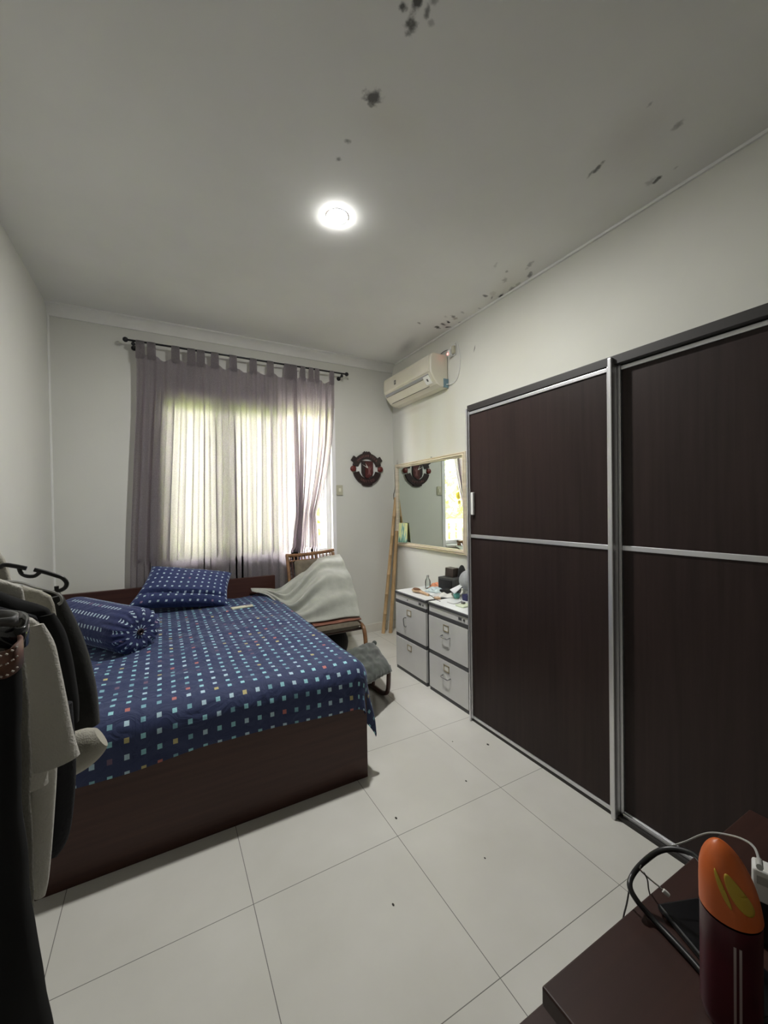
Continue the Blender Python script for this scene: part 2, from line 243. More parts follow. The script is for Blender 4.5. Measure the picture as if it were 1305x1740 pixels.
# ------------------------------------------------------------------ mesh helpers
class MB:
    def __init__(s): s.v = []; s.f = []; s.uv = {}
    def add(s, vs, fs, uvs=None):
        o = len(s.v); s.v += [Vector(q) for q in vs]; base = len(s.f); s.f += [tuple(i+o for i in f) for f in fs]
        if uvs:
            for k, f in enumerate(fs): s.uv[base+k] = [uvs[i] for i in f]
        return s
    def box(s, a, b, m=None):
        x0, y0, z0 = a; x1, y1, z1 = b
        v = [Vector(q) for q in ((x0,y0,z0),(x1,y0,z0),(x1,y1,z0),(x0,y1,z0),(x0,y0,z1),(x1,y0,z1),(x1,y1,z1),(x0,y1,z1))]
        if m: v = [m @ q for q in v]
        return s.add(v, [(0,3,2,1),(4,5,6,7),(0,1,5,4),(1,2,6,5),(2,3,7,6),(3,0,4,7)])
    def cbox(s, c, size, m=None, rot=None):
        h = Vector(size)/2; mm = Matrix.Translation(Vector(c)) @ (rot.to_4x4() if rot else Matrix.Identity(4))
        return s.box(-h, h, mm)
    def tube(s, pts, r, n=10, closed=False, cap=True):
        pts = [Vector(p) for p in pts]; k = len(pts); rs = r if isinstance(r, (list, tuple)) else [r]*k
        up = None; vs = []; fs = []
        for i, p in enumerate(pts):
            a = pts[(i-1) % k] if (closed or i > 0) else p; b = pts[(i+1) % k] if (closed or i < k-1) else p
            t = (b-a).normalized()
            if up is None: up = t.orthogonal().normalized()
            up = (up - t*up.dot(t)).normalized() if (up - t*up.dot(t)).length > 1e-5 else t.orthogonal().normalized()
            sd = t.cross(up)
            for j in range(n): q = 2*PI*j/n; vs.append(p + (up*math.cos(q)+sd*math.sin(q))*rs[i])
        for i in range(k if closed else k-1):
            for j in range(n): a = i*n+j; b = i*n+(j+1) % n; c = ((i+1) % k)*n+(j+1) % n; d = ((i+1) % k)*n+j; fs.append((a,b,c,d))
        if cap and not closed: fs.append(tuple(reversed(range(n)))); fs.append(tuple(range((k-1)*n, k*n)))
        return s.add(vs, fs)
    def lathe(s, prof, c=(0,0,0), n=24, m=None):    # prof (r, z)
        vs = []; fs = []
        for r, z in prof:
            for j in range(n):
                a = 2*PI*j/n; q = Vector((r*math.cos(a), r*math.sin(a), z)); q = (m @ q) if m else q; vs.append(q+Vector(c))
        for i in range(len(prof)-1):
            for j in range(n): fs.append((i*n+j, i*n+(j+1) % n, (i+1)*n+(j+1) % n, (i+1)*n+j))
        fs.append(tuple(reversed(range(n)))); fs.append(tuple(range((len(prof)-1)*n, len(prof)*n)))
        return s.add(vs, fs)
    def ball(s, c, r, n=16, sc=(1,1,1), m=None):
        prof = [(max(1e-4, r*math.sin(PI*i/(n//2+2))), -r*math.cos(PI*i/(n//2+2))) for i in range(n//2+3)]
        mm = (m or Matrix.Identity(4)) @ Matrix.Diagonal((*sc, 1)); return s.lathe(prof, c, n, mm)
    def prism(s, poly, fn, t0, t1):       # poly of (a,b), fn(a,b,t)->Vector
        n = len(poly); vs = [fn(a, b, t0) for a, b in poly] + [fn(a, b, t1) for a, b in poly]
        fs = [tuple(reversed(range(n))), tuple(range(n, 2*n))] + [(i, (i+1) % n, n+(i+1) % n, n+i) for i in range(n)]
        return s.add(vs, fs)
    def grid(s, nu, nv, fn, uvf=None, wrap=False):
        vs = []; uv = []
        for j in range(nv+1):
            for i in range(nu+1):
                u, v = i/nu, j/nv; vs.append(fn(u, v)); uv.append(uvf(u, v) if uvf else (u, v))
        fs = [(j*(nu+1)+i, j*(nu+1)+i+1, (j+1)*(nu+1)+i+1, (j+1)*(nu+1)+i) for j in range(nv) for i in range(nu)]
        return s.add(vs, fs, uv)
    def build(s, name, material, parent=None, smooth=False, bevel=0, weld=False, sub=0, solid=0, label=None):
        if parent is not None:
            r = parent
            while r.parent: r = r.parent
            off = r.location.copy()
        else:
            xs = [q.x for q in s.v]; ys = [q.y for q in s.v]; zs = [q.z for q in s.v]
            off = Vector(((min(xs)+max(xs))/2, (min(ys)+max(ys))/2, min(zs)))
        me = bpy.data.meshes.new(name); me.from_pydata([q-off for q in s.v], [], s.f); me.update()
        if s.uv:
            ul = me.uv_layers.new(name='UVMap')
            for k, p in enumerate(me.polygons):
                if k in s.uv:
                    for li, c in zip(p.loop_indices, s.uv[k]): ul.data[li].uv = c
        bm = bmesh.new(); bm.from_mesh(me)
        if weld: bmesh.ops.remove_doubles(bm, verts=bm.verts, dist=1e-5)
        bmesh.ops.recalc_face_normals(bm, faces=bm.faces); bm.to_mesh(me); bm.free()
        me.materials.append(material)
        if smooth:
            me.polygons.foreach_set('use_smooth', [True]*len(me.polygons))
        o = bpy.data.objects.new(name, me); COL.objects.link(o)
        if parent is not None: o.parent = parent
        else: o.location = off
        if solid: m = o.modifiers.new('thickness', 'SOLIDIFY'); m.thickness = solid; m.offset = 0
        if bevel:
            m = o.modifiers.new('bevel', 'BEVEL'); m.width = bevel; m.segments = 3; m.limit_method = 'ANGLE'; m.angle_limit = math.radians(40)
        if sub: m = o.modifiers.new('subdivision', 'SUBSURF'); m.levels = sub; m.render_levels = sub
        if smooth and bevel == 0 and sub == 0:
            me.set_sharp_from_angle(angle=math.radians(50))
        if label: o['label'] = label
        return o
def tag(o, label, cat, group=None, kind=None):
    o['label'] = label; o['category'] = cat
    if group: o['group'] = group
    if kind: o['kind'] = kind
    return o
def thing(name, loc, label, cat, group=None):
    o = bpy.data.objects.new(name, None); COL.objects.link(o); o.location = loc; o.empty_display_size = 0.1
    return tag(o, label, cat, group)
def struct(o, label=None):
    o['kind'] = 'structure'
    if label: o['label'] = label
    return o
def lerp(a, b, t): return a + (b-a)*t
def poly_at(pts, t):        # catmull-rom through pts (t in 0..1)
    k = len(pts)-1; x = min(max(t, 0), 0.99999)*k; i = int(x); q = x-i
    p = [Vector(pts[max(0, min(k, i+d))]) for d in (-1, 0, 1, 2)]
    return 0.5*((2*p[1]) + (-p[0]+p[2])*q + (2*p[0]-5*p[1]+4*p[2]-p[3])*q*q + (-p[0]+3*p[1]-3*p[2]+p[3])*q**3)
def smooth_path(pts, n=24): return [poly_at(pts, i/n) for i in range(n+1)]
def nz(x, y=0, z=0): return noise.noise(Vector((x, y, z)))
def sst(a, b, x): t = min(1, max(0, (x-a)/(b-a))); return t*t*(3-2*t)
def text_geo(txt, size, depth=0.002):
    c = bpy.data.curves.new('lettering', 'FONT'); c.body = txt; c.size = size; c.extrude = depth/2; c.align_x = 'CENTER'; c.align_y = 'CENTER'; c.resolution_u = 2
    o = bpy.data.objects.new('lettering', c); COL.objects.link(o); dg = bpy.context.evaluated_depsgraph_get(); e = o.evaluated_get(dg); me = e.to_mesh()
    vs = [v.co.copy() for v in me.vertices]; fs = [tuple(p.vertices) for p in me.polygons]
    e.to_mesh_clear(); bpy.data.objects.remove(o); bpy.data.curves.remove(c); return vs, fs

# ------------------------------------------------------------------ room
XL, XR, YB, YF, ZC = -0.77, 2.37, 4.07, -3.2, 3.05
T = 0.13
mould_and_patches = []
def sp(px, py, r, k=1.0, ang=0, st=0.9, kind='m'):
    p = at(px, py, z=ZC); r = r*1.35 if kind == 'm' and r < .05 and px > 690 and py > 400 else r; mould_and_patches.append((p.x, p.y, r*k, r, ang, st, kind))
for a in [(685,10,.020,1.0,0,.85),(708,4,.020,1.9,1.3,.9),(726,20,.014,1.8,1.1,.7),(699,44,.030,1,0,.85),(733,38,.015,1,0,.35),(737,2,.017,1,0,.5),(634,166,.042,1,0,.85),(630,176,.02,1,0,.6),(590,240,.018,1,0,.6),(575,271,.018,1,0,.6)]: sp(*a)
for a in [(1016,285,.014,3.2,1.25,.75),(1003,296,.010,3,1.2,.5),(1117,305,.017,1.8,1.2,.8),(1107,308,.026,1.5,1.2,.3),(1152,213,.020,1.6,1.2,.45),(1104,178,.010,1.8,1.2,.35),(1148,285,.010,1.5,1.2,.3)]: sp(*a)
for a in [(712,549,.012,2,.4,.6),(743,556,.018,2.2,.5,.9),(753,551,.015,1.8,.4,.85),(762,547,.014,1.5,.3,1),(761,556,.014,1.8,-.5,.9),(770,538,.016,1.6,.4,.7),(782,549,.015,2,1.0,.6),(792,545,.012,2.2,1.0,.6),(778,553,.012,1.6,.8,.5),(786,531,.012,2,.2,.35),(757,538,.012,1.6,.6,.3),
          (825,503,.013,1.8,.2,.75),(836,506,.007,3,1.0,.6),(851,503,.015,2.6,1.1,1),(862,501,.013,2.3,1.1,.5),(870,493,.022,2.2,1.1,.6),(880,484,.016,2.3,1.2,.35),(901,467,.020,1.6,1,.65),(900,450,.014,2.8,1.2,.45),(861,461,.010,1.5,1,.45),(858,476,.020,1.5,.9,.35),(826,526,.010,3,-.3,.4),(815,524,.008,2,-.2,.4),(842,451,.012,2.5,1.1,.2)]: sp(*a)
sp(773,541,.030,1.3,.5,.5,'b'); sp(838,500,.03,2.0,.9,.22,'b'); sp(756,552,.05,1.5,.6,.3,'b')
sp(665,215,.16,1.4,.3,.22,'y'); sp(1080,230,.22,1.4,.9,.15,'b'); sp(860,490,.14,3.2,1.15,.22,'y'); sp(690,590,.09,3.5,1.35,.35,'m')  # last call: one large, soft, darker patch above the air conditioner
M['ceiling'] = spots_material('ceiling_plaster', (0.80, 0.80, 0.775), None, mould_and_patches)
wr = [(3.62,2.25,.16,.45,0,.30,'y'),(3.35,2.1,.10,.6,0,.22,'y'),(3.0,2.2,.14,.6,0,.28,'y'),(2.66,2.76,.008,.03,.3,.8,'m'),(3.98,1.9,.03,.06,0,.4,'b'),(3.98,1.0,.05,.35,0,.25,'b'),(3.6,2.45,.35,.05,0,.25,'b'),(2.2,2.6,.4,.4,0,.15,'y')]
M['wallr'] = spots_material('stained_wall_paint', (0.68, 0.68, 0.625), None, wr, plane='YZ')
struct(MB().box((XL-T, YF-T, -0.1), (XR+T, YB+T, 0)).build('floor', floor_material()))
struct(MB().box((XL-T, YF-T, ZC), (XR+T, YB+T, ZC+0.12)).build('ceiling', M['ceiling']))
struct(MB().box((XL-T, YF, 0), (XL, YB, ZC)).build('wall_left', M['wall']))
struct(MB().box((XR, YF, 0), (XR+T, YB, ZC)).build('wall_right', M['wallr']))
struct(MB().box((XL-T, YF-T, 0), (XR+T, YF, ZC)).build('wall_front', M['wall']))
WX0, WX1, WZ0, WZ1 = -0.02, 1.60, 0.93, 2.44
b = MB(); b.box((XL-T, YB, 0), (WX0, YB+T, ZC)); b.box((WX1, YB, 0), (XR+T, YB+T, ZC)); b.box((WX0, YB, 0), (WX1, YB+T, WZ0)); b.box((WX0, YB, WZ1), (WX1, YB+T, ZC))
struct(b.build('wall_back', M['wall']))
# cornices (trim) : cove profile along back and right walls
def cove(name, p0, p1, inward, s=0.085):
    mb = MB(); prof = [(0, 0), (0, -s), (0.012, -s)] + [(0.012+(s-0.012)*(1-math.cos(a)), -s+(s-0.010)*math.sin(a)) for a in [PI/2*i/8 for i in range(1, 9)]] + [(s, 0)]
    fn = lambda a, bb, t: (Vector(p0) if t == 0 else Vector(p1)) + Vector(inward)*a + Vector((0, 0, bb))
    mb.prism(prof, fn, 0, 1); return struct(mb.build(name, M['cornice'], smooth=True))
cove('trim_1', (XL, YB, ZC), (XR, YB, ZC), (0, -1, 0)); cove('trim_2', (XR, YF, ZC), (XR, YB-0.085, ZC), (-1, 0, 0), 0.014)
struct(MB().tube([(XL+0.004, YB-0.004, 0), (XL+0.004, YB-0.004, ZC-0.085)], 0.011, 8).build('trim_3', M['cornice'], smooth=True))
def baseboard(name, a, b, inward, L):
    mb = MB(); a = Vector(a); b = Vector(b); d = (b-a).normalized(); tot = (b-a).length; k = 0.0; i = Vector(inward)
    while k < tot-1e-4:
        e = min(k+L, tot); p = a+d*(k+0.0015); q = a+d*(e-0.0015)
        mb.prism([(0, 0), (0.010, 0), (0.010, 0.088), (0.006, 0.095), (0, 0.095)], lambda x, y, t: (p if t == 0 else q)+i*x+Vector((0, 0, y)), 0, 1); k = e
    return struct(mb.build(name, M['base']))
baseboard('baseboard_back', (XL, YB, 0), (XR, YB, 0), (0, -1, 0), 0.60); baseboard('baseboard_right', (XR, YF, 0), (XR, YB-.01, 0), (-1, 0, 0), 0.6)
baseboard('baseboard_left', (XL, YF, 0), (XL, YB-.01, 0), (1, 0, 0), 0.6)
# window
win = MB(); y0, y1 = YB+0.045, YB+0.095
for (a, c) in [((WX0, WZ0), (WX0+.05, WZ1)), ((WX1-.05, WZ0), (WX1, WZ1)), ((WX0+.05, WZ0), (WX1-.05, WZ0+.05)), ((WX0+.05, WZ1-.05), (WX1-.05, WZ1))]: win.box((a[0], y0, a[1]), (c[0], y1, c[1]))
for xm in (0.52, 1.06): win.box((xm-.022, y0, WZ0+.05), (xm+.022, y1, WZ1-.05))
wf = win.build('window_1', M['white'], bevel=0.004); struct(wf)
for i, (xa, xb) in enumerate([(WX0+.05, .498), (.542, 1.038), (1.082, WX1-.05)]):
    s = MB(); e = .038; yy0, yy1 = YB+.048, YB+.080
    s.box((xa, yy0, WZ0+.05), (xa+e, yy1, WZ1-.05)); s.box((xb-e, yy0, WZ0+.05), (xb, yy1, WZ1-.05)); s.box((xa+e, yy0, WZ0+.05), (xb-e, yy1, WZ0+.05+e)); s.box((xa+e, yy0, WZ1-.05-e), (xb-e, yy1, WZ1-.05))
    g = MB().box((xa+e-.004, YB+.062, WZ0+.05+e-.004), (xb-e+.004, YB+.066, WZ1-.05-e+.004))
    if i == 2:      # the right casement stands open, swung outwards
        hm = Matrix.Translation((xb, YB+.085, 0)) @ Matrix.Rotation(math.radians(-106), 4, 'Z') @ Matrix.Translation((-xb, -YB-.07, 0))
        s.v = [hm @ v for v in s.v]; g.v = [hm @ v for v in g.v]
    so = s.build('sash', M['white'], wf, bevel=0.003)
    g.build('pane', M['glass'], so)
MB().tube(smooth_path([(1.36, YB+.05, .99), (1.47, YB+.14, 1.08), (1.575, YB+.22, 1.02)], 8), .004, 6).build('stay', M['steel'], wf, smooth=True)
cas = MB(); cw = .045
for a, c in [((WX0-cw, WZ0-cw), (WX0, WZ1+cw)), ((WX1, WZ0-cw), (WX1+cw, WZ1+cw)), ((WX0, WZ1), (WX1, WZ1+cw))]: cas.box((a[0], YB-.012, a[1]), (c[0], YB+.0, c[1]))
cas.build('casing', M['white'], wf, bevel=.003)
MB().box((WX0-.0, YB-.035, WZ0-.03), (WX1+.0, YB+.045, WZ0)).build('window_sill', M['white'], wf, bevel=.004)

# ------------------------------------------------------------------ garden outside
struct(MB().box((-14, YB+T, -0.4), (16, 22, -0.3)).build('garden_ground', M['ground']))
def leaves(name, x0, x1, y0, y1, z0, z1, n, material, size, seed):
    rd = random.Random(seed); mb = MB()
    for _ in range(n):
        c = Vector((rd.uniform(x0, x1), rd.uniform(y0, y1), rd.uniform(z0, z1))); sz = size*rd.uniform(.6, 1.4)
        e = Euler((rd.uniform(-1, 1), rd.uniform(-1, 1), rd.uniform(0, 6.3))).to_matrix()
        mb.add([c+e @ Vector(q)*sz for q in ((-1, 0, 0), (-.3, .28, .05), (.5, .22, .08), (1, 0, 0), (.5, -.22, .08), (-.3, -.28, .05))], [(0, 1, 2, 3), (0, 3, 4, 5)])
    return mb.build(name, material)
tag(leaves('hedge_foliage', -5, 7, 7.0, 8.6, 0.2, 2.6, 3600, M['hedge'], .16, 3), 'dense yellow green hedge leaves seen outside the window', 'hedge', kind='stuff')
tag(leaves('shrub_foliage', -5, 7, 6.1, 6.8, 0.3, 2.2, 800, M['hedge2'], .13, 5), 'pale lime shrub leaves nearer the window glass outside', 'shrub', kind='stuff')
tag(MB().box((-9, 9.2, -.3), (11, 9.5, 5.2)).build('added_pale_wall', mat('pale_render', (.74, .70, .71), .9, var=.06, vscale=1)), 'tall pale wall added behind the hedge to keep the window light neutral', 'wall')  # wall added so the light reaching the curtain turns less green
struct(MB().box((XL-1, YB+T, 2.80), (XR+1, YB+T+.85, 2.88)).build('sky_blocker', M['wall']))  # slab added out of view: blocks high sky, darkens the curtain top
gw = MB(); gw.box((-6, 5.6, -.3), (8, 5.7, .1)); gw.box((-6, 5.58, 1.12), (8, 5.72, 1.18))
for i in range(90): x = -6+i*.155; gw.box((x, 5.62, .1), (x+.06, 5.68, 1.12))
tag(gw.build('garden_fence', M['stone']), 'pale garden balustrade seen low through the window gap', 'fence')

# ------------------------------------------------------------------ ceiling light
L = at(573, 374, z=ZC-.02)
lamp = thing('ceiling_light', (L.x, L.y, ZC), 'small round lit ceiling light, the only lamp in the room', 'light')
MB().lathe([(.0605, 0), (.0605, -.0015), (.059, -.002), (.05, -.002)], (L.x, L.y, ZC), 32).build('rim', M['plaswhite'], lamp, smooth=True)
MB().lathe([(.058, -.001), (.056, -.003), (.044, -.0055), (.024, -.0065), (.002, -.007)], (L.x, L.y, ZC), 32).build('bulb', M['bulb'], lamp, smooth=True)

# ------------------------------------------------------------------ wardrobe
FX = 1.755; WY1, WY0, WM, WZ = 2.045, 0.06, 1.087, 2.055
wd = thing('wardrobe', (2.06, 1.05, 0), 'tall dark espresso wardrobe with two sliding doors and silver rails', 'wardrobe')
cb = MB(); cb.box((FX+.055, WY0, 0.03), (XR-.012, WY0+.02, WZ)); cb.box((FX+.055, WY1-.02, .03), (XR-.012, WY1, WZ)); cb.box((FX+.055, WY0, WZ-.02), (XR-.012, WY1, WZ)); cb.box((XR-.02, WY0, .03), (XR-.012, WY1, WZ)); cb.box((FX+.055, WY0, .03), (XR-.012, WY1, .06)); cb.box((FX+.07, WM-.01, .06), (XR-.02, WM+.01, WZ-.02)); cb.box((FX+.10, WY0, 0), (XR-.02, WY1, .03))
cb.build('carcass', M['carcass'], wd, bevel=.002)
MB().box((FX+.0, WY0-.01, WZ-.028), (XR-.012, WY1+.004, WZ+.012)).build('top_board', M['carcass'], wd, bevel=.002)
def sliding_door(ya, yb, x, handle):
    z0, z1, zm = 0.018, WZ-.032, 1.217
    d = MB().box((x+.006, ya+.012, z0+.01), (x+.028, yb-.012, z1-.01)).build('door', M['espresso'], wd, label=handle)
    r = MB(); r.box((x, ya+.014, z1-.018), (x+.03, yb-.014, z1)); r.build('top_rail', M['alu'], d, bevel=.002)
    r = MB(); r.box((x, ya+.014, zm-.011), (x+.03, yb-.014, zm+.011)); r.build('middle_rail', M['alu'], d, bevel=.002)
    r = MB(); r.box((x, ya+.014, z0), (x+.03, yb-.014, z0+.018)); r.build('bottom_rail', M['alu'], d, bevel=.002)
    for yy in (ya, yb-.014): MB().box((x-.004, yy, z0), (x+.032, yy+.014, z1+.004)).build('stile', M['alu'], d, bevel=.003)
    return d
d1 = sliding_door(WM+.005, WY1, FX+.004, 'dark brown sliding door with a short silver pull, nearer the mirror')
MB().box((FX-.008, WY1-.052, 1.355), (FX+.008, WY1-.028, 1.50)).build('pull', M['plaswhite'], d1, bevel=.003)
d2 = sliding_door(WY0, WM-.014, FX+.030, 'near sliding door, recessed behind the upright')
MB().box((FX-.016, WM-.014, .0), (FX+.03, WM+.006, WZ+.004)).build('centre_upright', M['alu'], wd, bevel=.005)
MB().box((FX+.035, WM-.032, .02), (FX+.055, WM-.014, WZ-.03)).build('shadow_gap_strip', M['carcass'], wd)
MB().box((FX+.005, WY0, .0), (FX+.075, WY1, .016)).build('floor_track', M['carcass'], wd)
MB().box((FX-.012, WY1-.008, 0.004), (FX+.006, WY1+.006, WZ-.01)).build('end_upright', M['alu'], wd, bevel=.003)
MB().box((FX+.02, WY0, 0.018), (FX+.03, WM-.03, .032)).build('floor_guide', M['alu'], wd)

# ------------------------------------------------------------------ filing cabinets
CX = 1.785; CZ = .682
def filing_cabinet(ya, yb, label, broken):
    t = thing('filing_cabinet', ((CX+XR)/2, (ya+yb)/2, 0), label, 'filing cabinet', 'filing cabinets beside the wardrobe')
    x = CX; z = MB().box((x+.02, ya+.004, .02), (XR-.03, yb-.004, CZ-.022)); z.build('body', M['cabside'], t, bevel=.002)
    MB().box((x-.004, ya, CZ-.024), (XR-.02, yb, CZ-.003)).build('top_edge', M['cabdark'], t, bevel=.005)
    MB().box((x+.002, ya+.006, CZ-.006), (XR-.026, yb-.006, CZ)).build('top_panel', M['cabtop'], t)
    MB().box((x+.004, ya+.008, CZ-.072), (x+.022, yb-.008, CZ-.026)).build('lock_rail', M['cabgrey'], t, bevel=.001)
    lr = MB(); lr.box((x+.001, ya+.072, CZ-.058), (x+.006, ya+.105, CZ-.040)); lr.build('name_badge', M['cabdark'], t)
    MB().lathe([(.0085, 0), (.0085, .004), (.002, .005)], (x+.004, ya+.045, CZ-.05), 14, Matrix.Rotation(-PI/2, 4, 'Y')).build('lock', M['steel'], t, smooth=True)
    if broken: MB().lathe([(.006, 0), (.006, .003)], (x+.003, yb-.20, CZ-.052), 12, Matrix.Rotation(-PI/2, 4, 'Y')).build('keyhole', M['cabdark'], t)
    for k, (z0, z1) in enumerate([(.318, .578), (.03, .285)]):
        d = MB().box((x, ya+.006, z0), (x+.02, yb-.006, z1)).build('drawer', M['cabgrey'], t, bevel=.0015)
        MB().box((x+.002, ya+.006, z1+.001), (x+.02, yb-.006, z1+.032)).build('grip_strip', M['cabdark'], t, bevel=.004)
        yc = (ya+yb)/2 + .01
        h = MB(); zc = z1-.052
        for aa, bb in [((-.031, -.024), (-.025, .024)), ((.025, -.024), (.031, .024)), ((-.031, .018), (.031, .024)), ((-.031, -.024), (.031, -.018))]: h.box((x-.004, yc+aa[0], zc+aa[1]), (x+.001, yc+bb[0], zc+bb[1]))
        lh = h.build('label_holder', M['brass'], d)
        MB().box((x-.0015, yc-.025, zc-.018), (x+.0005, yc+.025, zc+.018)).build('label_card', M['paper'], lh)
        if not broken:
            zz = zc-.062
            MB().tube(smooth_path([(x, yc+.044, zz+.004), (x-.020, yc+.042, zz), (x-.026, yc+.03, zz-.002), (x-.026, yc-.03, zz-.002), (x-.020, yc-.042, zz), (x, yc-.044, zz+.004)], 20), .0042, 8).build('handle', M['steel'], d, smooth=True)
        elif k == 0:
            MB().tube(smooth_path([(x, yc+.05, zc-.05), (x-.016, yc+.052, zc-.048), (x-.024, yc+.055, zc-.062), (x-.022, yc+.05, zc-.11), (x-.012, yc+.044, zc-.125), (x-.003, yc+.046, zc-.118)], 20), .0040, 8).build('handle', M['steel'], d, smooth=True, label='loose pull hanging down from one screw')
    MB().box((x+.006, ya+.006, .0), (XR-.03, yb-.006, .028)).build('plinth', M['cabdark'], t)
    return t
filing_cabinet(2.594, 3.068, 'light grey filing cabinet nearer the bamboo poles, its upper handle hanging loose', True)
filing_cabinet(2.098, 2.564, 'light grey filing cabinet against the wardrobe, with two metal bar handles', False)

# ------------------------------------------------------------------ mirror
mr = thing('wall_mirror', (XR, 3.37, .98), 'large rectangular wall mirror in a cream moulded frame', 'mirror')
my0, my1, mz0, mz1 = 2.765, 3.985, .972, 1.895
fr = MB(); prof = [(0, 0), (.0, .026), (.008, .032), (.014, .024), (.020, .036), (.030, .038), (.036, .026), (.042, .028), (.048, .018), (.048, 0)]
corner = [(my0, mz0, 1, 1), (my1, mz0, -1, 1), (my1, mz1, -1, -1), (my0, mz1, 1, -1)]
vs = []; fs = []; n = len(prof)
for (cy, cz, sy, sz) in corner:
    for a, bb in prof: vs.append(Vector((XR-bb-.002, cy+sy*a, cz+sz*a)))
for i in range(4):
    for j in range(n): fs.append((i*n+j, i*n+(j+1) % n, ((i+1) % 4)*n+(j+1) % n, ((i+1) % 4)*n+j))
fr.add(vs, fs); fr.build('frame', M['mirrorframe'], mr)
MB().box((XR-.016, my0+.04, mz0+.04), (XR-.010, my1-.04, mz1-.04)).build('mirror_glass', M['mirror'], mr)
MB().tube([(XR-.01, 3.30, mz1-.004), (XR-.01, 3.30, mz1+.012)], .008, 8).build('hook', M['steel'], mr)
# picture card standing on the mirror frame
def card_material():
    m = mat('postcard_picture', (0.5, 0.55, 0.3), 0.4); nt = m.node_tree; b = nt.nodes['Principled BSDF']
    tc = N(nt, 'ShaderNodeTexCoord'); mp = N(nt, 'ShaderNodeMapping'); mp.inputs['Scale'].default_value = (30, 45, 9); nt.links.new(tc.outputs['Object'], mp.inputs[0])
    n = N(nt, 'ShaderNodeTexNoise'); n.inputs['Scale'].default_value = 1; nt.links.new(mp.outputs[0], n.inputs[0])
    sep = N(nt, 'ShaderNodeSeparateXYZ'); nt.links.new(tc.outputs['Object'], sep.inputs[0])
    v = math_n(nt, 'ADD', n.outputs[0], math_n(nt, 'MULTIPLY', sep.outputs[2], 1.2))
    r = N(nt, 'ShaderNodeValToRGB'); els = r.color_ramp.elements; els[0].position = .45; els[0].color = (.05, .16, .08, 1); els[1].position = .70; els[1].color = (.55, .58, .25, 1)
    e = els.new(.56); e.color = (.16, .34, .30, 1); nt.links.new(v, r.inputs[0]); nt.links.new(r.outputs[0], b.inputs['Base Color']); return m
tag(MB().cbox((2.322, 3.80, 1.128), (.004, .135, .215), rot=Euler((0, .08, .25)).to_matrix()).build('picture_card', card_material()), 'green and yellow picture card propped in the lower corner of the mirror', 'card')

# ------------------------------------------------------------------ air conditioner
ax0, ax1, ay0, ay1 = 2.165, 2.365, 3.02, 3.90
ac = thing('air_conditioner', (2.27, 3.46, 2.51), 'cream split air conditioner high on the right wall', 'air conditioner')
prof = [(ax1, 2.825), (ax0+.035, 2.825), (ax0+.008, 2.805), (ax0, 2.77), (ax0, 2.665), (ax0+.006, 2.640), (ax0+.030, 2.60), (ax0+.075, 2.545), (ax0+.12, 2.522), (ax1, 2.515)]
mb = MB(); mb.prism(prof, lambda a, c, t: Vector((a, t, c)), ay0, ay1); mb.build('casing', M['ac'], ac, bevel=.012)
mb = MB(); mb.prism([(ax0-.004, 2.80), (ax0-.008, 2.77), (ax0-.008, 2.668), (ax0-.003, 2.650), (ax0+.005, 2.655), (ax0+.005, 2.80)], lambda a, c, t: Vector((a, t, c)), ay0+.02, ay1-.012); mb.build('front_panel', M['ac'], ac, bevel=.003)
def slab(o0, o1, u0, u1, e, ya, yb):    # thin plate lying on the slanted outlet face between two profile points
    a = Vector((o0[0], 0, o0[1])); c = Vector((o1[0], 0, o1[1])); d = (c-a); nrm = Vector((-d.z, 0, d.x)).normalized(); nrm = nrm if nrm.x < 0 else -nrm
    p = a+d*u0; q = a+d*u1
    return MB().add([w_+nrm*k+Vector((0, y, 0)) for y in (ya, yb) for w_, k in ((p, -.01), (q, -.01), (q, e), (p, e))], [(0, 1, 2, 3), (7, 6, 5, 4), (0, 4, 5, 1), (1, 5, 6, 2), (2, 6, 7, 3), (3, 7, 4, 0)])
slab(prof[5], prof[7], 0.0, .22, .003, ay0+.05, ay1-.02).build('louver', M['ac_grey'], ac)
slab(prof[5], prof[7], .24, .28, .004, ay0+.15, ay1-.02).build('outlet_slot', M['black'], ac)
slab(prof[5], prof[7], .29, .93, .004, ay0+.15, ay1-.03).build('air_flap', M['ac'], ac)
slab(prof[5], prof[7], .94, .98, .0045, ay0+.12, ay1-.06).build('outlet_slot', M['black'], ac)
slab(prof[5], prof[7], .10, .80, .006, ay0+.05, ay0+.14).build('display_window', M['plaswhite'], ac)
slab(prof[5], prof[7], .34, .56, .0075, ay0+.085, ay0+.105).build('indicator', M['cabdark'], ac)
MB().box((ax0-.0105, 3.630, 2.695), (ax0-.007, 3.662, 2.738)).build('badge', M['cabdark'], ac)
MB().box((ax0-.0115, 3.640, 2.705), (ax0-.010, 3.646, 2.728)).build('badge_mark', M['ac'], ac)
MB().box((ax1-.055, ay0-.004, 2.52), (ax1, ay0+.02, 2.60)).build('tape_patch', M['ac_blue'], ac)
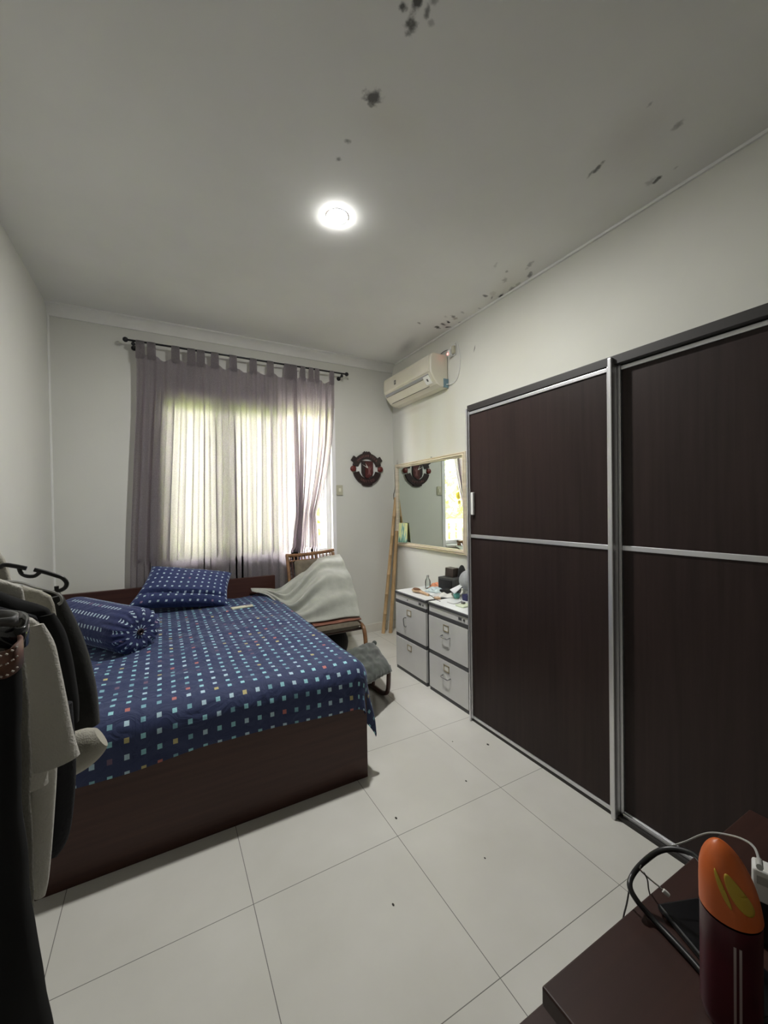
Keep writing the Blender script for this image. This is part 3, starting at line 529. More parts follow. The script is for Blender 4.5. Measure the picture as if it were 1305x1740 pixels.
# socket with plug and red light
sk = thing('power_socket', (XR-.03, 2.93, 2.79), 'white power socket with plug and glowing red light above the air conditioner', 'socket')
MB().box((XR-.012, 2.90, 2.79), (XR-.001, 2.985, 2.885)).build('plate', M['plaswhite'], sk, bevel=.003)
MB().box((XR-.055, 2.935, 2.785), (XR-.012, 2.975, 2.845)).build('plug', M['plaswhite'], sk, bevel=.008)
MB().ball((XR-.058, 2.958, 2.805), .0055, 10).build('red_light', M['led'], sk, smooth=True)
MB().box((XR-.04, 2.895, 2.80), (XR-.012, 2.925, 2.87)).build('switch_block', M['switch'], sk, bevel=.006)
MB().tube(smooth_path([(XR-.04, 2.92, 2.87), (XR-.02, 2.89, 2.90), (XR-.006, 2.87, 2.86), (XR-.006, 2.845, 2.72), (XR-.006, 2.87, 2.60), (XR-.01, 2.93, 2.545), (XR-.03, 3.03, 2.55)], 40), .0035, 6).build('power_cord', M['plaswhite'], sk, smooth=True)
MB().tube(smooth_path([(XR-.03, 2.96, 2.85), (XR-.02, 3.05, 2.87), (XR-.008, 3.15, 2.865)], 12), .004, 6).build('power_cord', M['cablegrey'], sk, smooth=True)

# ------------------------------------------------------------------ crest wall clock
CC = at(624, 797, Y=YB-.02); cr = thing('wall_clock', (CC.x, YB, CC.z), 'dark red football club crest wall clock with white hands', 'wall clock')
def cp(x, z, y): return Vector((CC.x+x, YB-y, CC.z+z))
def arcband(mb, r0, r1, a0, a1, y0, y1, n=26, wav=0):
    out = []; 
    for i in range(n+1): a = lerp(a0, a1, i/n); rr = r1+wav*abs(math.sin((a-a0)/(a1-a0)*PI*3)); out.append((rr*math.cos(a), rr*math.sin(a)))
    for i in range(n, -1, -1): a = lerp(a0, a1, i/n); out.append((r0*math.cos(a), r0*math.sin(a)))
    # quads (concave outline): build segment by segment
    for i in range(n):
        q = [out[i], out[i+1], out[2*n+1-i-1], out[2*n+1-i]]
        mb.prism(q, lambda x, z, t: cp(x, z, t), y0, y1)
R_ = math.radians
mb = MB(); mb.lathe([(.135, 0), (.135, .012)], (0, 0, 0), 40); mb.v = [cp(v.x, v.y, v.z) for v in mb.v]
back = mb.build('dial', M['crest_white'], cr)
mb = MB(); arcband(mb, .112, .178, R_(13), R_(167), .004, .026); arcband(mb, .176, .190, R_(75), R_(105), .004, .022, 12)
for s in (-1, 1):
    mb.cbox(cp(.156*s, .104, .014), (.055, .020, .058), rot=Euler((0, -s*.6, 0)).to_matrix())
mb.build('upper_banner', M['crest_dark'], cr)
mb = MB(); arcband(mb, .106, .176, R_(195), R_(345), .004, .026); arcband(mb, .172, .190, R_(250), R_(290), .004, .022, 12)
mb.build('lower_banner', M['crest_dark'], cr)
mb = MB()
for s in (-.028, 0, .028): mb.ball(cp(s, .188, .014), .011, 10)
mb.build('ship_ornament', M['crest_dark'], cr, smooth=True)
for s in (-1, 1): MB().lathe([(.032, .004), (.032, .024), (.024, .031), (.004, .033)], (0, 0, 0), 24).build('football', M['crest_ball'], None, smooth=True).name
for s, o in zip((-1, 1), [q for q in COL.objects if q.name.startswith('football')]):
    for v in o.data.vertices: v.co = Vector((v.co.x + .168*s, -(v.co.z+.004), v.co.y))
    o.location = (0, 0, 0); o.parent = cr
shield = [(-.072, .090), (.072, .090), (.072, -.040), (.060, -.075), (.0, -.115), (-.060, -.075), (-.072, -.040)]
mb = MB(); mb.prism(shield, lambda x, z, t: cp(x, z, t), .012, .026); mb.build('shield', M['crest_dark'], cr)
mb = MB(); mb.prism([(-.028, .082), (.066, .082), (.066, -.038), (.052, -.072), (.0, -.105), (-.028, -.090)], lambda x, z, t: cp(x, z, t), .024, .030); mb.build('shield_field', M['crest_red'], cr)
fig = [(.012, -.075), (.006, -.045), (-.004, -.070), (-.012, -.066), (-.004, -.030), (-.008, .0), (-.020, .015), (-.014, .020), (.0, .012), (.004, .022), (-.002, .034), (.004, .032), (.010, .026), (.016, .034), (.018, .028), (.014, .018), (.022, .008), (.036, .030), (.040, .028), (.028, -.002), (.018, -.020), (.026, -.060), (.020, -.068)]
mb = MB(); mb.prism(fig, lambda x, z, t: cp(x+.012, z, t), .029, .033); mb.build('emblem_figure', M['crest_gold'], cr)
def arc_text(txt, r, mid, span, size, flip=False):
    mb = MB(); k = len(txt)
    for i, ch in enumerate(txt):
        a = mid + (span*(.5-(i+.5)/k) if not flip else -span*(.5-(i+.5)/k))
        vs, fs = text_geo(ch, size, .003); rot = a-PI/2 if not flip else a+PI/2
        c, s = math.cos(rot), math.sin(rot); mb.add([cp(r*math.cos(a)+v.x*c-v.y*s, r*math.sin(a)+v.x*s+v.y*c, .0275+v.z) for v in vs], fs)
    return mb
arc_text('MANCHESTER', .145, PI/2, R_(112), .036).build('lettering', M['crest_gold'], cr)
arc_text('UNITED', .141, -PI/2, R_(74), .038, True).build('lettering', M['crest_gold'], cr)
def hand(a, l, w_): 
    d = Vector((math.cos(a), math.sin(a))); p = Vector((-d.y, d.x)); o = Vector((.0, .010))
    mb = MB(); mb.prism([tuple(o-p*w_), tuple(o+p*w_), tuple(o+d*l)], lambda x, z, t: cp(x, z, t), .036, .039); return mb
hand(R_(120), .060, .0055).build('hour_hand', M['handwhite'], cr); hand(R_(152), .078, .0045).build('minute_hand', M['handwhite'], cr)
# light switch
SP = at(577, 833, Y=YB-.005); sw = thing('light_switch', (SP.x, YB, SP.z), 'aged ivory light switch on the wall right of the window', 'light switch')
MB().box((SP.x-.036, YB-.012, SP.z-.055), (SP.x+.036, YB, SP.z+.055)).build('plate', M['switch'], sw, bevel=.004)
MB().box((SP.x-.012, YB-.018, SP.z-.020), (SP.x+.014, YB-.011, SP.z+.022)).build('rocker', M['rocker'], sw, bevel=.002)

# ------------------------------------------------------------------ curtains
RY = 3.975
r0 = at(213, 575.5, Y=RY); r1 = at(589, 637, Y=RY); r0.z = r1.z = (r0.z+r1.z)/2
rod = thing('curtain_rod', ((r0.x+r1.x)/2, RY, r0.z), 'black curtain rod with ball ends above the window', 'curtain rod')
MB().tube([r0, r1], .0085, 12).build('pole', M['blackmetal'], rod, smooth=True)
for p, s in ((r0, -1), (r1, 1)):
    MB().ball(p, .021, 16).build('finial', M['blackmetal'], rod, smooth=True)
    b = MB(); q = p+Vector((-s*.055, 0, 0)); b.tube(smooth_path([q, q+Vector((0, .03, -.025)), (q.x, YB-.004, q.z-.03)], 8), .007, 8); b.lathe([(.022, 0), (.02, .008)], (q.x, YB-.001, q.z-.03), 16, Matrix.Rotation(PI/2, 4, 'X')); b.ball((q.x, RY, q.z-.026), .016, 12)
    b.build('bracket', M['blackmetal'], rod, smooth=True)
TABS = [238, 257, 298, 325, 341, 365, 396, 430, 459, 488, 499, 514, 528, 538, 563]
tabx = [at(t, 585+(t-238)*.165, Y=RY).x for t in TABS]
RZ = r0.z
def curtain(name, tabs, xa_t, xb_t, shape, zbot, label, seed, amp, folds, tabw=.056, yofs=0.0):
    t = thing(name, ((xa_t+xb_t)/2, RY, zbot), label, 'curtain', 'tab top curtains on the black rod')
    zt = RZ-.105; nu, nv = 420, 60
    def fn(u, v):          # v 0 top .. 1 bottom
        z = lerp(zt, zbot, v); x0, x1 = shape(v); x = lerp(x0, x1, u)
        xt = lerp(xa_t, xb_t, u)
        if v < .12:        # scalloped sag between the tabs
            near = min(abs(xt-q) for q in tabs); g = sst(tabw*.4, .085, near); z -= g*.030*(1-v/.12)
        ph = seed + 1.8*nz(u*5+seed, v*.5)
        a = amp*(.45+.75*sst(0, .3, v))*(.6+.8*abs(nz(u*7, seed)))
        y = RY + yofs + a*math.sin(2*PI*folds*u+ph) + a*.45*math.sin(2*PI*folds*2.3*u+2*ph+v*1.5) + .012*nz(u*9, v*3, seed)*v
        x += .006*nz(u*14, v*2, seed+3) - .022*(.3+1.1*abs(nz(u*6+2, seed*3)))*sst(.05, .35, v)*math.sin(2*(2*PI*folds*u+ph)-.6)
        return Vector((x, max(min(y, YB-.022), 3.982 if z < 1.0 else 3.935), z))
    mb = MB(); mb.grid(nu, nv, fn); body = mb.build('panel', M['curtain'], t, smooth=True)
    for q in tabs:
        tb = MB(); h = tabw/2; xc = q
        def f2(u, v):
            a = v*PI*2; # loop: front strip up over the rod and down behind
            path = [(-.006, zt-.035), (-.011, RZ-.02), (-.012, RZ+.001), (0, RZ+.0125), (.012, RZ+.001), (.011, RZ-.02), (.006, zt-.035)]
            p = poly_at([Vector((0, a_, b_)) for a_, b_ in path], v); wv = 1+.25*(abs(v-.5)*2)
            return Vector((xc+(u-.5)*tabw*wv, RY+yofs*(abs(v-.5)*2)+p.y, p.z))
        tb.grid(4, 28, f2); tb.build('tab', M['curtain'], t, smooth=True)
    return t
xl0 = at(232, 640, Y=RY).x; xm = at(502, 640, Y=RY).x
def shape1(v):
    a = lerp(xl0-.0, at(220, 985, Y=RY).x, sst(0, 1, v)); b = lerp(xm+.02, at(512, 960, Y=RY).x+.02, sst(0, 1, v)); return a, b
curtain('curtain', tabx[:11], xl0, xm, shape1, .62, 'wide grey linen curtain covering most of the window behind the bed', 1.3, .022, 14)
tieu = at(533, 872, Y=RY); xa2 = at(497, 640, Y=RY).x; xb2 = at(567, 650, Y=RY).x
def shape2(v):
    z = lerp(RZ-.105, .80, v); tz = tieu.z
    L0 = at(504, 860, Y=RY).x; 
    if z > tz: k = (RZ-.105-z)/(RZ-.105-tz); b = lerp(xb2, tieu.x+.025, k**2.2); a = lerp(xa2, L0, k)
    else: k = (tz-z)/(tz-.80); b = lerp(tieu.x+.025, at(545, 935, Y=RY).x, k); a = lerp(L0, at(492, 935, Y=RY).x, k)
    return a, b
c2 = curtain('curtain', tabx[11:], xa2, xb2, shape2, .80, 'narrow grey curtain pulled in at mid height, beside the bare strip of window', 4.1, .017, 6, tabw=.042, yofs=-.012)

# ------------------------------------------------------------------ hanging shells in the window
ch = thing('wind_chime', (1.24, 4.225, 1.40), 'string of pale and yellow shells hanging in the window, seen in the mirror', 'wind chime')
MB().tube([(1.24, 4.225, 2.50), (1.24, 4.225, 1.40)], .0015, 5).build('cord', M['cable'], ch)
for k, (z, r, mm) in enumerate([(2.0, .045, 'shell'), (1.88, .03, 'shell'), (1.78, .026, 'shelly'), (1.66, .042, 'shell'), (1.55, .045, 'shelly'), (1.46, .03, 'shelly')]):
    MB().ball((1.24+.006*(-1)**k, 4.232, z), r, 12, (1, .3, 1.1)).build('shell', M[mm], ch, smooth=True)

# ------------------------------------------------------------------ bed
BX0, BX1, BY0, BY1 = -.70, .918, 1.89, 3.95
bed = thing('bed', ((BX0+BX1)/2, (BY0+BY1)/2, 0), 'dark red brown wooden double bed base with low headboard', 'bed')
MB().box((BX0, BY0, 0), (BX1, BY0+.03, .44)).build('foot_panel', M['bedwood'], bed, bevel=.002)
MB().box((BX1-.03, BY0+.03, 0), (BX1, BY1, .44)).build('side_panel', M['bedwood'], bed, bevel=.002)
MB().box((BX0, BY0+.03, 0), (BX0+.03, BY1, .44)).build('side_panel', M['bedwood'], bed, bevel=.002)
MB().box((BX0+.03, BY0+.03, .30), (BX1-.03, BY1, .33)).build('slat_base', M['bedwood'], bed)
MB().box((BX0-.03, BY1-.01, 0), (.945, BY1+.025, .768)).build('headboard', M['bedwood'], bed, bevel=.003)
mt = MB().box((BX0+.02, BY0+.02, .335), (BX1-.0, BY1-.02, .575)).build('mattress', M['cl_cream'], None, bevel=.05)
tag(mt, 'mattress hidden under the dotted dark blue sheet', 'mattress')
# sheet
SR = .10; ix0, ix1, iy0 = BX0+.03, .945-SR, 1.872+SR; DZ = .605
def sheet_fn(s, t):
    cx = min(max(s, ix0), ix1); cy = max(t, iy0); d = Vector((s-cx, t-cy)); L_ = d.length
    wr_ = .009*nz(s*3.2, t*3.2, 1)+.006*nz(s*8, t*4, 5) + .007*max(0, math.sin(s*9+3*nz(s*2, t*2)+t*5))*sst(.2, .9, s)*sst(3.4, 2.2, t)
    wr_ += .013*(1-abs(nz(s*1.9+t*1.1, t*1.7-s*.5, 4))*2)**3*sst(-.2, .4, s) + .010*(1-abs(nz(s*.9-t*1.9, t*2.7+s, 14))*2)**3
    sag = -.018*sst(3.4, 3.9, t)
    if L_ < 1e-6:
        edge = sst(0, .3, min(ix1-s, t-iy0)); return Vector((s, t, DZ+wr_*(.4+.6*edge)+sag*edge))
    dr = d/L_; q = SR*PI/2
    if L_ < q: hz = SR*math.sin(L_/SR); dz = SR*(1-math.cos(L_/SR))
    else: hz = SR; dz = SR+(L_-q)
    over = max(0, L_-q); per = s*1.0 + t*1.0; ang = math.atan2(dr.y, dr.x)
    corner_ = max(0, math.sin(2*abs(ang)) if (d.x > 1e-4 and d.y < -1e-4) else 0)
    rip = .012*math.sin(per*13+2*nz(s*2, t*2))*sst(0, .2, over) + .028*math.sin(ang*9)*corner_*sst(0, .25, over)
    hz += .004+.05*over*(1+.4*corner_)*(1+.8*nz(s*3, t*3, 2)) + rip*.8
    return Vector((cx+dr.x*hz, cy+dr.y*hz, DZ+wr_*.4-dz))
s0, s1, t0, t1 = BX0+.02, .945+.30, 1.875-.170, 3.935
mb = MB(); mb.grid(200, 230, lambda u, v: sheet_fn(lerp(s0, s1, u), lerp(t0+.012*math.sin(lerp(s0, s1, u)*6), t1, v)), lambda u, v: (lerp(s0, s1, u), lerp(t0, t1, v)))
sh = mb.build('bed_sheet', M['sheet'], None, smooth=True); tag(sh, 'dark blue bed sheet with rows of small pale squares, draped over the mattress', 'bed sheet')

def pillow(name, corners, th, material, label, nu=56, nv=40, su=.7, sv=.45, groove=False, pinch=.07, cat='pillow'):
    BL, BR, TR, TL = [Vector(c) for c in corners]
    nrm = ((BR-BL).cross(TL-BL)).normalized()
    if nrm.z < 0: nrm = -nrm
    t = thing(name, (BL+BR+TR+TL)/4 - Vector((0, 0, th)), label, cat)
    mb = MB()
    for side in (1, -1):
        def fn(u, v):
            a, c = 2*u-1, 2*v-1
            a2 = a*(1-pinch*(1-abs(c)**2)*0+pinch*0) ; 
            uu = .5+.5*a*(1-pinch*(1-c*c)*abs(a)); vv = .5+.5*c*(1-pinch*(1-a*a)*abs(c))
            p = BL*(1-uu)*(1-vv)+BR*uu*(1-vv)+TR*uu*vv+TL*(1-uu)*vv
            k = max(0, (1-a**4)*(1-c**4))**.55
            h = th*k*(1+.10*nz(a*2, c*2, 3)) + .006*nz(a*6, c*9, 7)*k
            if groove and side == 1: h -= .045*k*math.exp(-((c+.50+.05*math.sin(a*2))/.07)**2)
            return p+nrm*h*side
        mb.grid(nu, nv, fn, lambda u, v: (u*su, v*sv))
    mb.build('pillowcase', material, t, smooth=True, weld=True)
    return t
TL = at(258, 962, Y=3.91); TR = at(394, 973, Y=3.90); BR = at(388, 1029, Y=3.60); BL = at(214, 1034, Y=3.62)
pl = pillow('pillow', (BL, BR, TR, TL), .085, M['pillow'], 'blue dotted pillow leaning against the headboard', groove=True, su=.74, sv=.52)
# bolster
A = Vector((-.50, 3.18, .745)); B = Vector((-.145, 2.72, .722)); D = (B-A).normalized(); U = Vector((0, 0, 1)); V = D.cross(U).normalized(); U = V.cross(D)
bo = thing('bolster', (A+B)/2-Vector((0, 0, .14)), 'dark blue bolster pillow with dotted stripes and a gathered end, lying on the bed', 'bolster')
def bol(u, v):
    a = 2*PI*u; L_ = (B-A).length; k = v
    if k < .16: q = k/.16; r = .138*math.sin(q*PI/2)**.6; x = -.06*(1-q)
    elif k > .80: q = (1-k)/.20; r = .138*(.06+.94*math.sin(q*PI/2)**.75); x = L_+.05*(1-q)
    else: r = .138; x = (k-.16)/.64*L_
    x = lerp(-.07, L_+.055, k) if .16 <= k <= .80 else x
    g = sst(.72, .98, k); r *= 1+.07*g*math.sin(a*22)+.012*nz(math.cos(a)*3, math.sin(a)*3, k*6)
    x -= .02*sst(.93, 1, k)
    return A + D*x + (U*math.cos(a)*.93+V*math.sin(a)*1.05)*r
mb = MB(); mb.grid(132, 60, bol, lambda u, v: (v*.62, u*.86)); mb.build('bolster_case', M['bolster'], bo, smooth=True)
e = B + D*.035; MB().tube([e+(U*math.cos(a)+V*math.sin(a))*.014 for a in [2*PI*i/16 for i in range(16)]], .006, 6, closed=True).build('drawstring_end', M['crest_dark'], bo, smooth=True)
# remote on the bed
rp = Vector((.55, 3.41, .622)); rm = thing('remote_control', rp, 'slim cream remote control lying on the blue sheet', 'remote control')
rrot = Euler((0, 0, .1)).to_matrix()
MB().cbox(rp, (.17, .045, .016), rot=rrot).build('case', M['remote'], rm, bevel=.006)
MB().cbox(rp+rrot @ Vector((.045, 0, .0085)), (.04, .03, .002), rot=rrot).build('display', M['ac_grey'], rm)

# ------------------------------------------------------------------ lounge chair
cx0, cx1 = 1.055, 1.53
lc = thing('lounge_chair', (1.30, 3.55, 0), 'rattan lounge chair with taupe cushions between the bed and the bamboo poles', 'chair')
backp = lambda t: Vector((0, lerp(3.66, 3.90, t), lerp(.33, .955, t)))    # reclining back line
for x in (cx0, cx1):
    MB().tube(smooth_path([(x, 3.62, .03), (x, 3.68, .33), (x, 3.80, .66), (x, 3.90, .955)], 20), .017, 10).build('back_post', M['rattan'], lc, smooth=True)
    MB().tube(smooth_path([(x, 3.95, .017), (x, 3.60, .02), (x, 3.30, .02), (x, 3.18, .05), (x+.0, 3.15, .16), (x, 3.17, .32), (x, 3.24, .375), (x, 3.45, .38), (x, 3.68, .36)], 40), .018, 10).build('leg_loop', M['rattan'], lc, smooth=True)
MB().tube(smooth_path([(cx0-.012, 3.90, .955), (1.15, 3.905, .950), (1.30, 3.91, .955), (1.45, 3.905, .967), (cx1+.012, 3.90, .978)], 16), .017, 10).build('top_rail', M['rattan'], lc, smooth=True)
MB().tube([(cx0, 3.885, .895), (cx1, 3.885, .905)], .010, 8).build('back_crossbar', M['rattan'], lc, smooth=True)
for i in range(12):
    x = lerp(cx0+.03, cx1-.03, i/11); MB().tube([(x, 3.885, .90), (x, 3.903, .957)], .0065, 6).build('top_spindle', M['rattan'], lc, smooth=True)
MB().tube(smooth_path([(cx0+.04, 3.67, .35), (cx0+.04, 3.80, .66), (cx0+.04, 3.87, .90)], 10), .008, 6).build('side_rail', M['rattan_dark'], lc, smooth=True)
for i in range(14):
    p = backp(.22+.055*i*1.0) if i < 14 else None
    MB().tube([(cx0, p.y+.0, p.z), (cx0+.045, p.y, p.z)], .005, 6).build('side_spindle', M['rattan_dark'], lc, smooth=True)
for yy in (3.22, 3.45, 3.66): MB().tube([(cx0, yy, .345), (cx1, yy, .345)], .013, 8).build('seat_bar', M['rattan_dark'], lc, smooth=True)
def cushion(p00, p10, p11, p01, th, name, material, parent):
    BL, BR, TR, TL = map(Vector, (p00, p10, p11, p01)); nrm = (BR-BL).cross(TL-BL).normalized(); mb = MB()
    for side in (1, -1):
        mb.grid(24, 24, lambda u, v: BL*(1-u)*(1-v)+BR*u*(1-v)+TR*u*v+TL*(1-u)*v + nrm*side*th*max(0, (1-(2*u-1)**8)*(1-(2*v-1)**8))**.5)
    return mb.build(name, material, parent, smooth=True, weld=True)
cushion((cx0+.05, 3.70, .42), (cx1-.02, 3.70, .42), (cx1-.03, 3.855, .905), (cx0+.055, 3.855, .905), .035, 'back_cushion', M['taupe'], lc)
cushion((cx0+.02, 3.19, .385), (cx1-.02, 3.19, .385), (cx1-.02, 3.68, .37), (cx0+.02, 3.68, .37), .045, 'seat_cushion', M['taupe'], lc)
mb = MB()
def padf(u, v): x = lerp(cx0+.03, cx1-.01, u); y = lerp(3.215, 3.66, v); return Vector((x, y, .437+.004*nz(x*9, y*9)-(.010*max(0, 1-v*8))))
mb.grid(24, 24, padf); pad = mb.build('seat_pad', M['leather'], None, smooth=True, solid=.010); tag(pad, 'thin red brown leather pad lying on the lounge chair seat', 'seat pad')
# throw blanket
Uc = [at(426, 1000, Y=3.90), at(452, 1000, Y=3.88), at(474, 1001, Y=3.72), at(495, 986, Y=3.74), at(520, 967, Y=3.80), at(541, 948, Y=3.86), at(577, 942, Y=3.875)]
Lc = [at(428, 1004, Y=3.86), at(456, 1014, Y=3.72), at(480, 1036, Y=3.40), at(510, 1056, Y=3.30), at(545, 1056, Y=3.25), at(585, 1049, Y=3.25), at(612, 1054, Y=3.22)]
for p in Lc[3:]: p.z = max(p.z, .452)
for p in Uc[:3]: p.z = max(p.z, .625)
for p in Lc[:2]: p.z = max(p.z, .620)
Lc[2].z = max(Lc[2].z, .56)
def blanket(u, v):
    a = poly_at(Uc, u); c = poly_at(Lc, u); p = a.lerp(c, v)
    # right edge bulges outwards between chair back and seat
    bul = math.sin(PI*v)
    p.x += .012*bul*sst(.7, 1, u); p.z += (.10*sst(.45, .75, u)*(1-.85*sst(.75, 1, u)) - .05*(1-sst(.35, .7, u))*sst(.25, .45, u))*bul; p.y -= .05*bul*sst(.3, .8, u)
    wv = math.sin(2*PI*(v*3.2+.9*u+.25*nz(u*3, v*3))) * .030*sst(.12, .45, u)*(1-.6*sst(.6, 1, u)) + .018*math.sin(2*PI*(v*6.3+1.3*u))*sst(.15, .5, u)*(1-sst(.55, .9, u)) + .006*nz(u*9, v*9)
    return p+Vector((-.15, -.6, .75))*wv*math.sin(PI*min(1, v*1.0+.02))**.3
mb = MB(); mb.grid(110, 90, blanket); bl = mb.build('throw_blanket', M['towel'], None, smooth=True, solid=.008)
tag(bl, 'pale grey throw blanket draped from the chair back across its seat to the bed', 'blanket')
# things under the chair
mb = MB(); mb.ball((1.36, 3.50, .165), .16, 20, (.9, .85, 1.0)); bagb = mb.build('bag', M['cl_black'], None, smooth=True); tag(bagb, 'black cloth bag on the floor under the lounge chair', 'bag')
tag(MB().cbox((1.20, 3.15, .06), (.14, .16, .12), rot=Euler((0, 0, .3)).to_matrix()).build('storage_box', M['paper'], None, bevel=.004), 'small white box on the floor in front of the lounge chair', 'box')

# ------------------------------------------------------------------ footstool
fs_ = thing('footstool', (1.25, 2.72, 0), 'low bentwood footstool at the side of the bed', 'footstool')
for dx in (0, -.36):
    x = 1.425+dx
    MB().tube(smooth_path([(x+.02, 2.60, .24), (x+.015, 2.588, .17), (x+.01, 2.595, .06), (x, 2.64, .022), (x-.01, 2.75, .018), (x-.03, 2.92, .022), (x-.04, 2.985, .07), (x-.03, 2.99, .22)], 44), .0165, 10).build('leg_loop', M['rattan_dark'], fs_, smooth=True)
    MB().tube(smooth_path([(x-.012, 2.79, .03), (x+.0, 2.80, .10), (x+.01, 2.79, .23)], 8), .014, 8).build('strut', M['rattan_dark'], fs_, smooth=True)
MB().box((1.06, 2.56, .225), (1.45, 2.99, .245)).build('seat_board', M['taupe'], fs_, bevel=.01)
c00 = at(618, 1166, z=.27); c10 = at(667, 1136, z=.245); c11 = at(634, 1089, z=.30); c01 = at(590, 1108, z=.33)
pc = thing('cushion', ((c00+c11)/2)-Vector((0, 0, .04)), 'crumpled dark green velvet cushion lying on the footstool', 'cushion')
mb = MB(); BLc, BRc, TRc, TLc = c00, c10, c11, c01; nc = (BRc-BLc).cross(TLc-BLc).normalized()
nc = nc if nc.z > 0 else -nc
for side in (1, -1):
    def fc(u, v):
        a, c = 2*u-1, 2*v-1; e_ = .018*nz(math.atan2(c, a)*2.4, 4)+.010*nz(math.atan2(c, a)*7, 9); k = max(0, (1-abs(a)**5)*(1-abs(c)**5))**.5
        p = BLc*(1-u)*(1-v)+BRc*u*(1-v)+TRc*u*v+TLc*(1-u)*v
        out = (p-(BLc+TRc)/2); out = out.normalized()*e_ if out.length > 1e-4 else Vector()
        rr = max(abs(a), abs(c))**4
        return p+out*rr+nc*side*(.038*k+(.012*nz(a*3, c*3, 2)+.0025*nz(a*5+3, c*5))*k) - Vector((0, 0, .02*rr*max(0, a)))
    mb.grid(60, 60, fc)
mb.build('cushion_cover', M['velvet'], pc, smooth=True, weld=True)
kn = at(636, 1093, z=.31); MB().ball(kn, .022, 12, (1, .7, 1)).build('corner_knot', M['velvet'], pc, smooth=True)

# ------------------------------------------------------------------ bamboo poles
def bamboo(p0, p1, r, label):
    p0 = Vector(p0); p1 = Vector(p1); n = 7; pts = []; rs = []
    for i in range(n):
        for q, rr in ((0, 1.14), (.012, 1.0), (.5, .96), (.988, 1.0)):
            pts.append(p0.lerp(p1, (i+q)/n)); rs.append(r*rr)
    pts.append(p1); rs.append(r)
    return tag(MB().tube(pts, rs, 14).build('bamboo_pole', M['bamboo'], None, smooth=True), label, 'pole', 'bamboo poles leaning in the corner')
pb = at(651, 1076, z=0); pt = at(672, 844, X=2.335)
bamboo(pb, (2.340, 3.975, 1.52), .019, 'taller bamboo pole leaning in the corner, its top beside the mirror frame')
pb2 = at(663.5, 1075, z=0); bamboo(pb2, (2.335, 3.955, 1.14), .021, 'shorter bamboo pole leaning in the corner, top below the mirror frame')
tag(MB().tube(smooth_path([(2.365, 4.02, 1.90), (2.362, 4.025, 1.80), (2.36, 4.02, 1.66), (2.362, 4.035, 1.60), (2.355, 4.05, 1.56), (2.36, 4.055, 1.50)], 20), .0035, 6).build('hanging_cord', M['darkbrown'], None, smooth=True), 'thin dark cord hanging down the corner beside the mirror', 'cord')

# ------------------------------------------------------------------ things on the filing cabinets
Z = CZ
def P(px, py, z=CZ): return at(px, py, z=z)
p = P(700, 1000); p = Vector((1.98, 2.98, Z))
a = P(708, 1003, Z+.02); q = P(726, 1010, Z+.01); d = (q-a)
br = thing('hairbrush', (a+q)/2-Vector((0, 0, .015)), 'oval wooden hairbrush at the corner end of the cabinet top', 'hairbrush')
ang = math.atan2(d.y, d.x); rm_ = Matrix.Rotation(ang, 4, 'Z')
MB().ball(a, .045, 20, (1.25, .75, .35), rm_).build('brush_head', M['skin_wood'], br, smooth=True)
MB().ball(a+Vector((-.004, -.004, .010)), .036, 16, (1.2, .72, .35), rm_).build('bristles', M['bristle'], br, smooth=True)
MB().tube(smooth_path([a+d*.35, a+d*.6, a+d*.85, q+d*.15], 12), [.014-.0003*i for i in range(13)], 10).build('handle', M['skin_wood'], br, smooth=True)
p = P(727, 1000); bt = thing('small_bottle', p, 'small empty clear glass bottle standing near the wall on the cabinet', 'bottle')
MB().lathe([(.021, .0), (.024, .004), (.024, .065), (.020, .078), (.011, .095), (.010, .112), (.0095, .113)], p, 22).build('glass_body', M['clearglass'], bt, smooth=True)
MB().lathe([(.012, .108), (.012, .120), (.003, .121)], p, 16).build('cap', M['cable'], bt, smooth=True)
def bx(name, px, py, size, rz, material, label, cat, z=CZ, bevel=.004, tilt=0, group=None):
    p = P(px, py, z); o = MB().cbox(p+Vector((0, 0, size[2]/2)), size, rot=Euler((tilt, 0, rz)).to_matrix()).build(name, M[material], None, bevel=bevel); return tag(o, label, cat, group)
# speaker (dark grey box) and companions near the wall
p = P(762, 1004); sp_ = thing('speaker', p, 'charcoal box speaker standing against the wall on the cabinet', 'speaker')
MB().cbox(p+Vector((.03, 0, .058)), (.12, .20, .116), rot=Euler((0, 0, .15)).to_matrix()).build('case', M['greyplastic'], sp_, bevel=.006)
MB().cbox(p+Vector((-.034, .0, .058)), (.008, .15, .085), rot=Euler((0, 0, .15)).to_matrix()).build('grille', M['black'], sp_, bevel=.003)
bx('black_case', 762, 1003, (.05, .07, .085), .2, 'blackgloss', 'small glossy black case in front of the charcoal speaker', 'case')
q = P(770, 1003); tag(MB().cbox(Vector((2.20, q.y+.02, Z+.116+.04)), (.07, .09, .075), rot=Euler((.05, 0, .2)).to_matrix()).build('gift_box', M['darkbrown'], None, bevel=.004), 'dark brown box on top of the charcoal speaker', 'box')
tag(MB().cbox(Vector((2.325, at(777, 985, X=2.325).y, Z+.085)), (.05, .06, .168), rot=Euler((0, 0, .1)).to_matrix()).build('dark_box', M['black'], None, bevel=.004), 'upright black box beside the cap', 'box')
